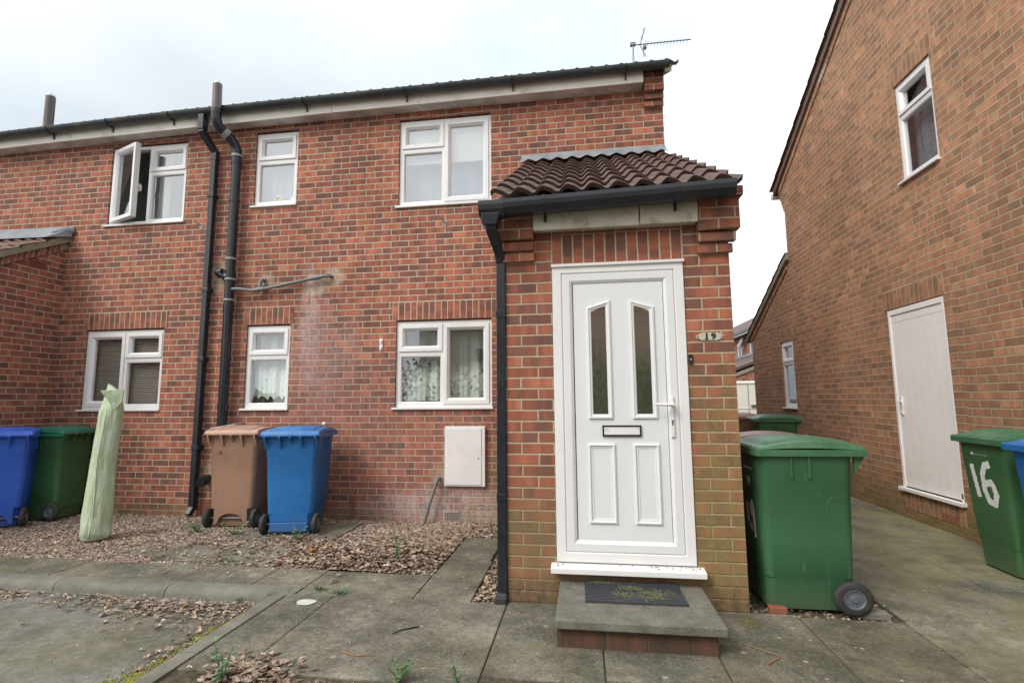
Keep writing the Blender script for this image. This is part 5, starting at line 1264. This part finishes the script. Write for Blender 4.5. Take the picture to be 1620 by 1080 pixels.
tuft((-3.3, -1.35, .0), 'scattered blades in the gravel right of the green cover', 40, .03, .15, m_weed)

# bits and pieces
tag(obj('paint_splat', MB().add([(-.852+.065*cos(a)*(1+.12*sin(3*a)), -2.355+.055*sin(a)*(1+.1*cos(2*a)), .006) for a in [2*pi*k/20 for k in range(20)]], [tuple(range(20))]), pbr('dried_white_splat', (.58, .60, .56), .8, c2=(.50, .52, .48), scale=30)), 'round white splat on the slab near the kerb corner', 'stain')
def flat_leaf(name, x, y, z, s, m, label):
    L_ = MB(); st_ = R.getstate(); leaf(L_, x, y, z, s); return tag(obj(name, L_, m), label, 'leaf')
m_orange = pbr('orange_leaf', (.50, .27, .09), .8, c2=(.40, .19, .06), scale=20); m_paleleaf = pbr('pale_leaf', (.42, .33, .26), .8)
flat_leaf('leaf', -1.34, -1.40, .03, .055, m_orange, 'large orange leaf on the leaf pile near the wrapper'); flat_leaf('leaf', -.855, -1.98, .003, .045, m_paleleaf, 'single pale leaf lying on the path slab')
flat_leaf('leaf', -1.95, -1.0, .01, .04, m_orange, 'yellow leaf in front of the middle blue bin')
wr = MB(); leaf(wr, -1.245, -1.475, .03, .035); leaf(wr, -1.235, -1.47, .04, .025); tag(obj('wrapper', wr, pbr('teal_wrapper', (.10, .45, .40), .2, c2=(.6, .7, .7), scale=60)), 'crumpled teal and silver wrapper on the leaves', 'litter')
wr = MB(); leaf(wr, -1.10, -1.12, .03, .03); tag(obj('wrapper', wr, m_silver), 'silver foil scrap higher up the leaf pile', 'litter')
fr_ = MB().box(2.165, 2.275, -2.165, -2.12, -.01, .038); fr_.map(lambda x, y, z: (x+R.uniform(-.006, .006), y+R.uniform(-.006, .006), z+R.uniform(-.005, .005)))
tag(obj('brick_fragment', fr_, m_terra, bev=.008), 'broken piece of red brick beside the green bin numbered 19', 'brick')
fr_ = MB().box(2.70, 2.86, -2.15, -2.07, -.02, .025); fr_.map(lambda x, y, z: (x+R.uniform(-.015, .015), y+R.uniform(-.01, .01), z)); tag(obj('rubble', fr_, m_kerb, bev=.008), 'grey lump of rubble behind the wheel of bin 19', 'rubble')
for p, lab in [([(1.93, -2.82, .005), (2.02, -2.74, .008), (1.86, -2.60, .006)], 'thin dead twig on the paving right of the step'), ([(.03, -2.62, .006), (-.06, -2.68, .008), (-.10, -2.73, .005)], 'short dark twig in the middle of the big slab'), ([(-.29, -2.96, .006), (-.20, -3.0, .006), (-.10, -2.98, .008)], 'bent reddish twig near the front edge of the big slab'),
               ([(-3.5, -.9, .0), (-3.2, -1.02, .02)], 'dark stick in the gravel behind the green cover')]:
    tag(obj('twig', MB().tube(p, [.004, .0035, .002][:len(p)], 5), m_straw if 'reddish' in lab or 'thin' in lab else m_dark), lab, 'twig')

# ================================================================= across the way (seen in the window glass)
m_cream = pbr('cream_render', (.80, .73, .56), .9, c2=(.76, .69, .53), scale=2)
oh = thing('cream_house', (1.5, -21, -.14), 'cream rendered house with red tiled roof across the way, mirrored in the lower window', 'house')
obj('wall', MB().box(-6.9, 7, -25, -18, -.14, 5.0), m_cream, oh); obj('roof', MB().prism([(-25.4, 4.9), (-21.5, 7.8), (-17.6, 4.9)], lambda y, z: (-6.3, y, z), lambda y, z: (7.3, y, z)), m_terra, oh)
for x in (-3.55, .9, 4.6):
    for z in (.7, 2.75):
        wo = obj('window', MB().box(x-.55, x+.55, -18.0, -17.96, z, z+1.1), m_upvc, oh); obj('pane', MB().box(x-.48, x-.03, -17.96, -17.94, z+.07, z+1.03).box(x+.03, x+.48, -17.96, -17.94, z+.07, z+1.03), m_dglass, wo)
m_hedge = pebble_mat('hedge_leaf', [(0, (.03, .055, .015)), (.4, (.05, .09, .02)), (.8, (.09, .12, .035)), (1, (.13, .14, .05))])
hg = thing('hedge', (-2, -12.5, -.14), 'loose green hedge across the way, mirrored in the lower windows', 'hedge')
hb_ = MB()
def leafball(mb, c, r, n, s):
    for _ in range(n):
        v = Vector((R.gauss(0, 1), R.gauss(0, 1), R.gauss(0, 1))).normalized()*R.uniform(.55, 1.)**.6; p = (c[0]+v.x*r[0], c[1]+v.y*r[1], c[2]+v.z*r[2])
        if p[2] < -.1: continue
        a, b = Vector((R.gauss(0, 1), R.gauss(0, 1), R.gauss(0, 1))).normalized()*s, Vector((R.gauss(0, 1), R.gauss(0, 1), R.gauss(0, 1))).normalized()*s; P_ = Vector(p)
        mb.add([P_, P_+a, P_+a+b, P_+b], [(0, 1, 2, 3)])
for i in range(17): leafball(hb_, (-9.5+i*.85, -12.6+R.uniform(-.4, .4), .75), (.8, .7, R.uniform(1.3, 2.35)), 560, .11)
obj('foliage', hb_, m_hedge, hg)['kind'] = 'stuff'
sm = MB()
for i in range(9): sm.tube([(-9+i*1.6, -12.6, -.14), (-9+i*1.6+.1, -12.6, 1.0)], [.04, .02], 6)
obj('stem', sm, m_straw, hg)
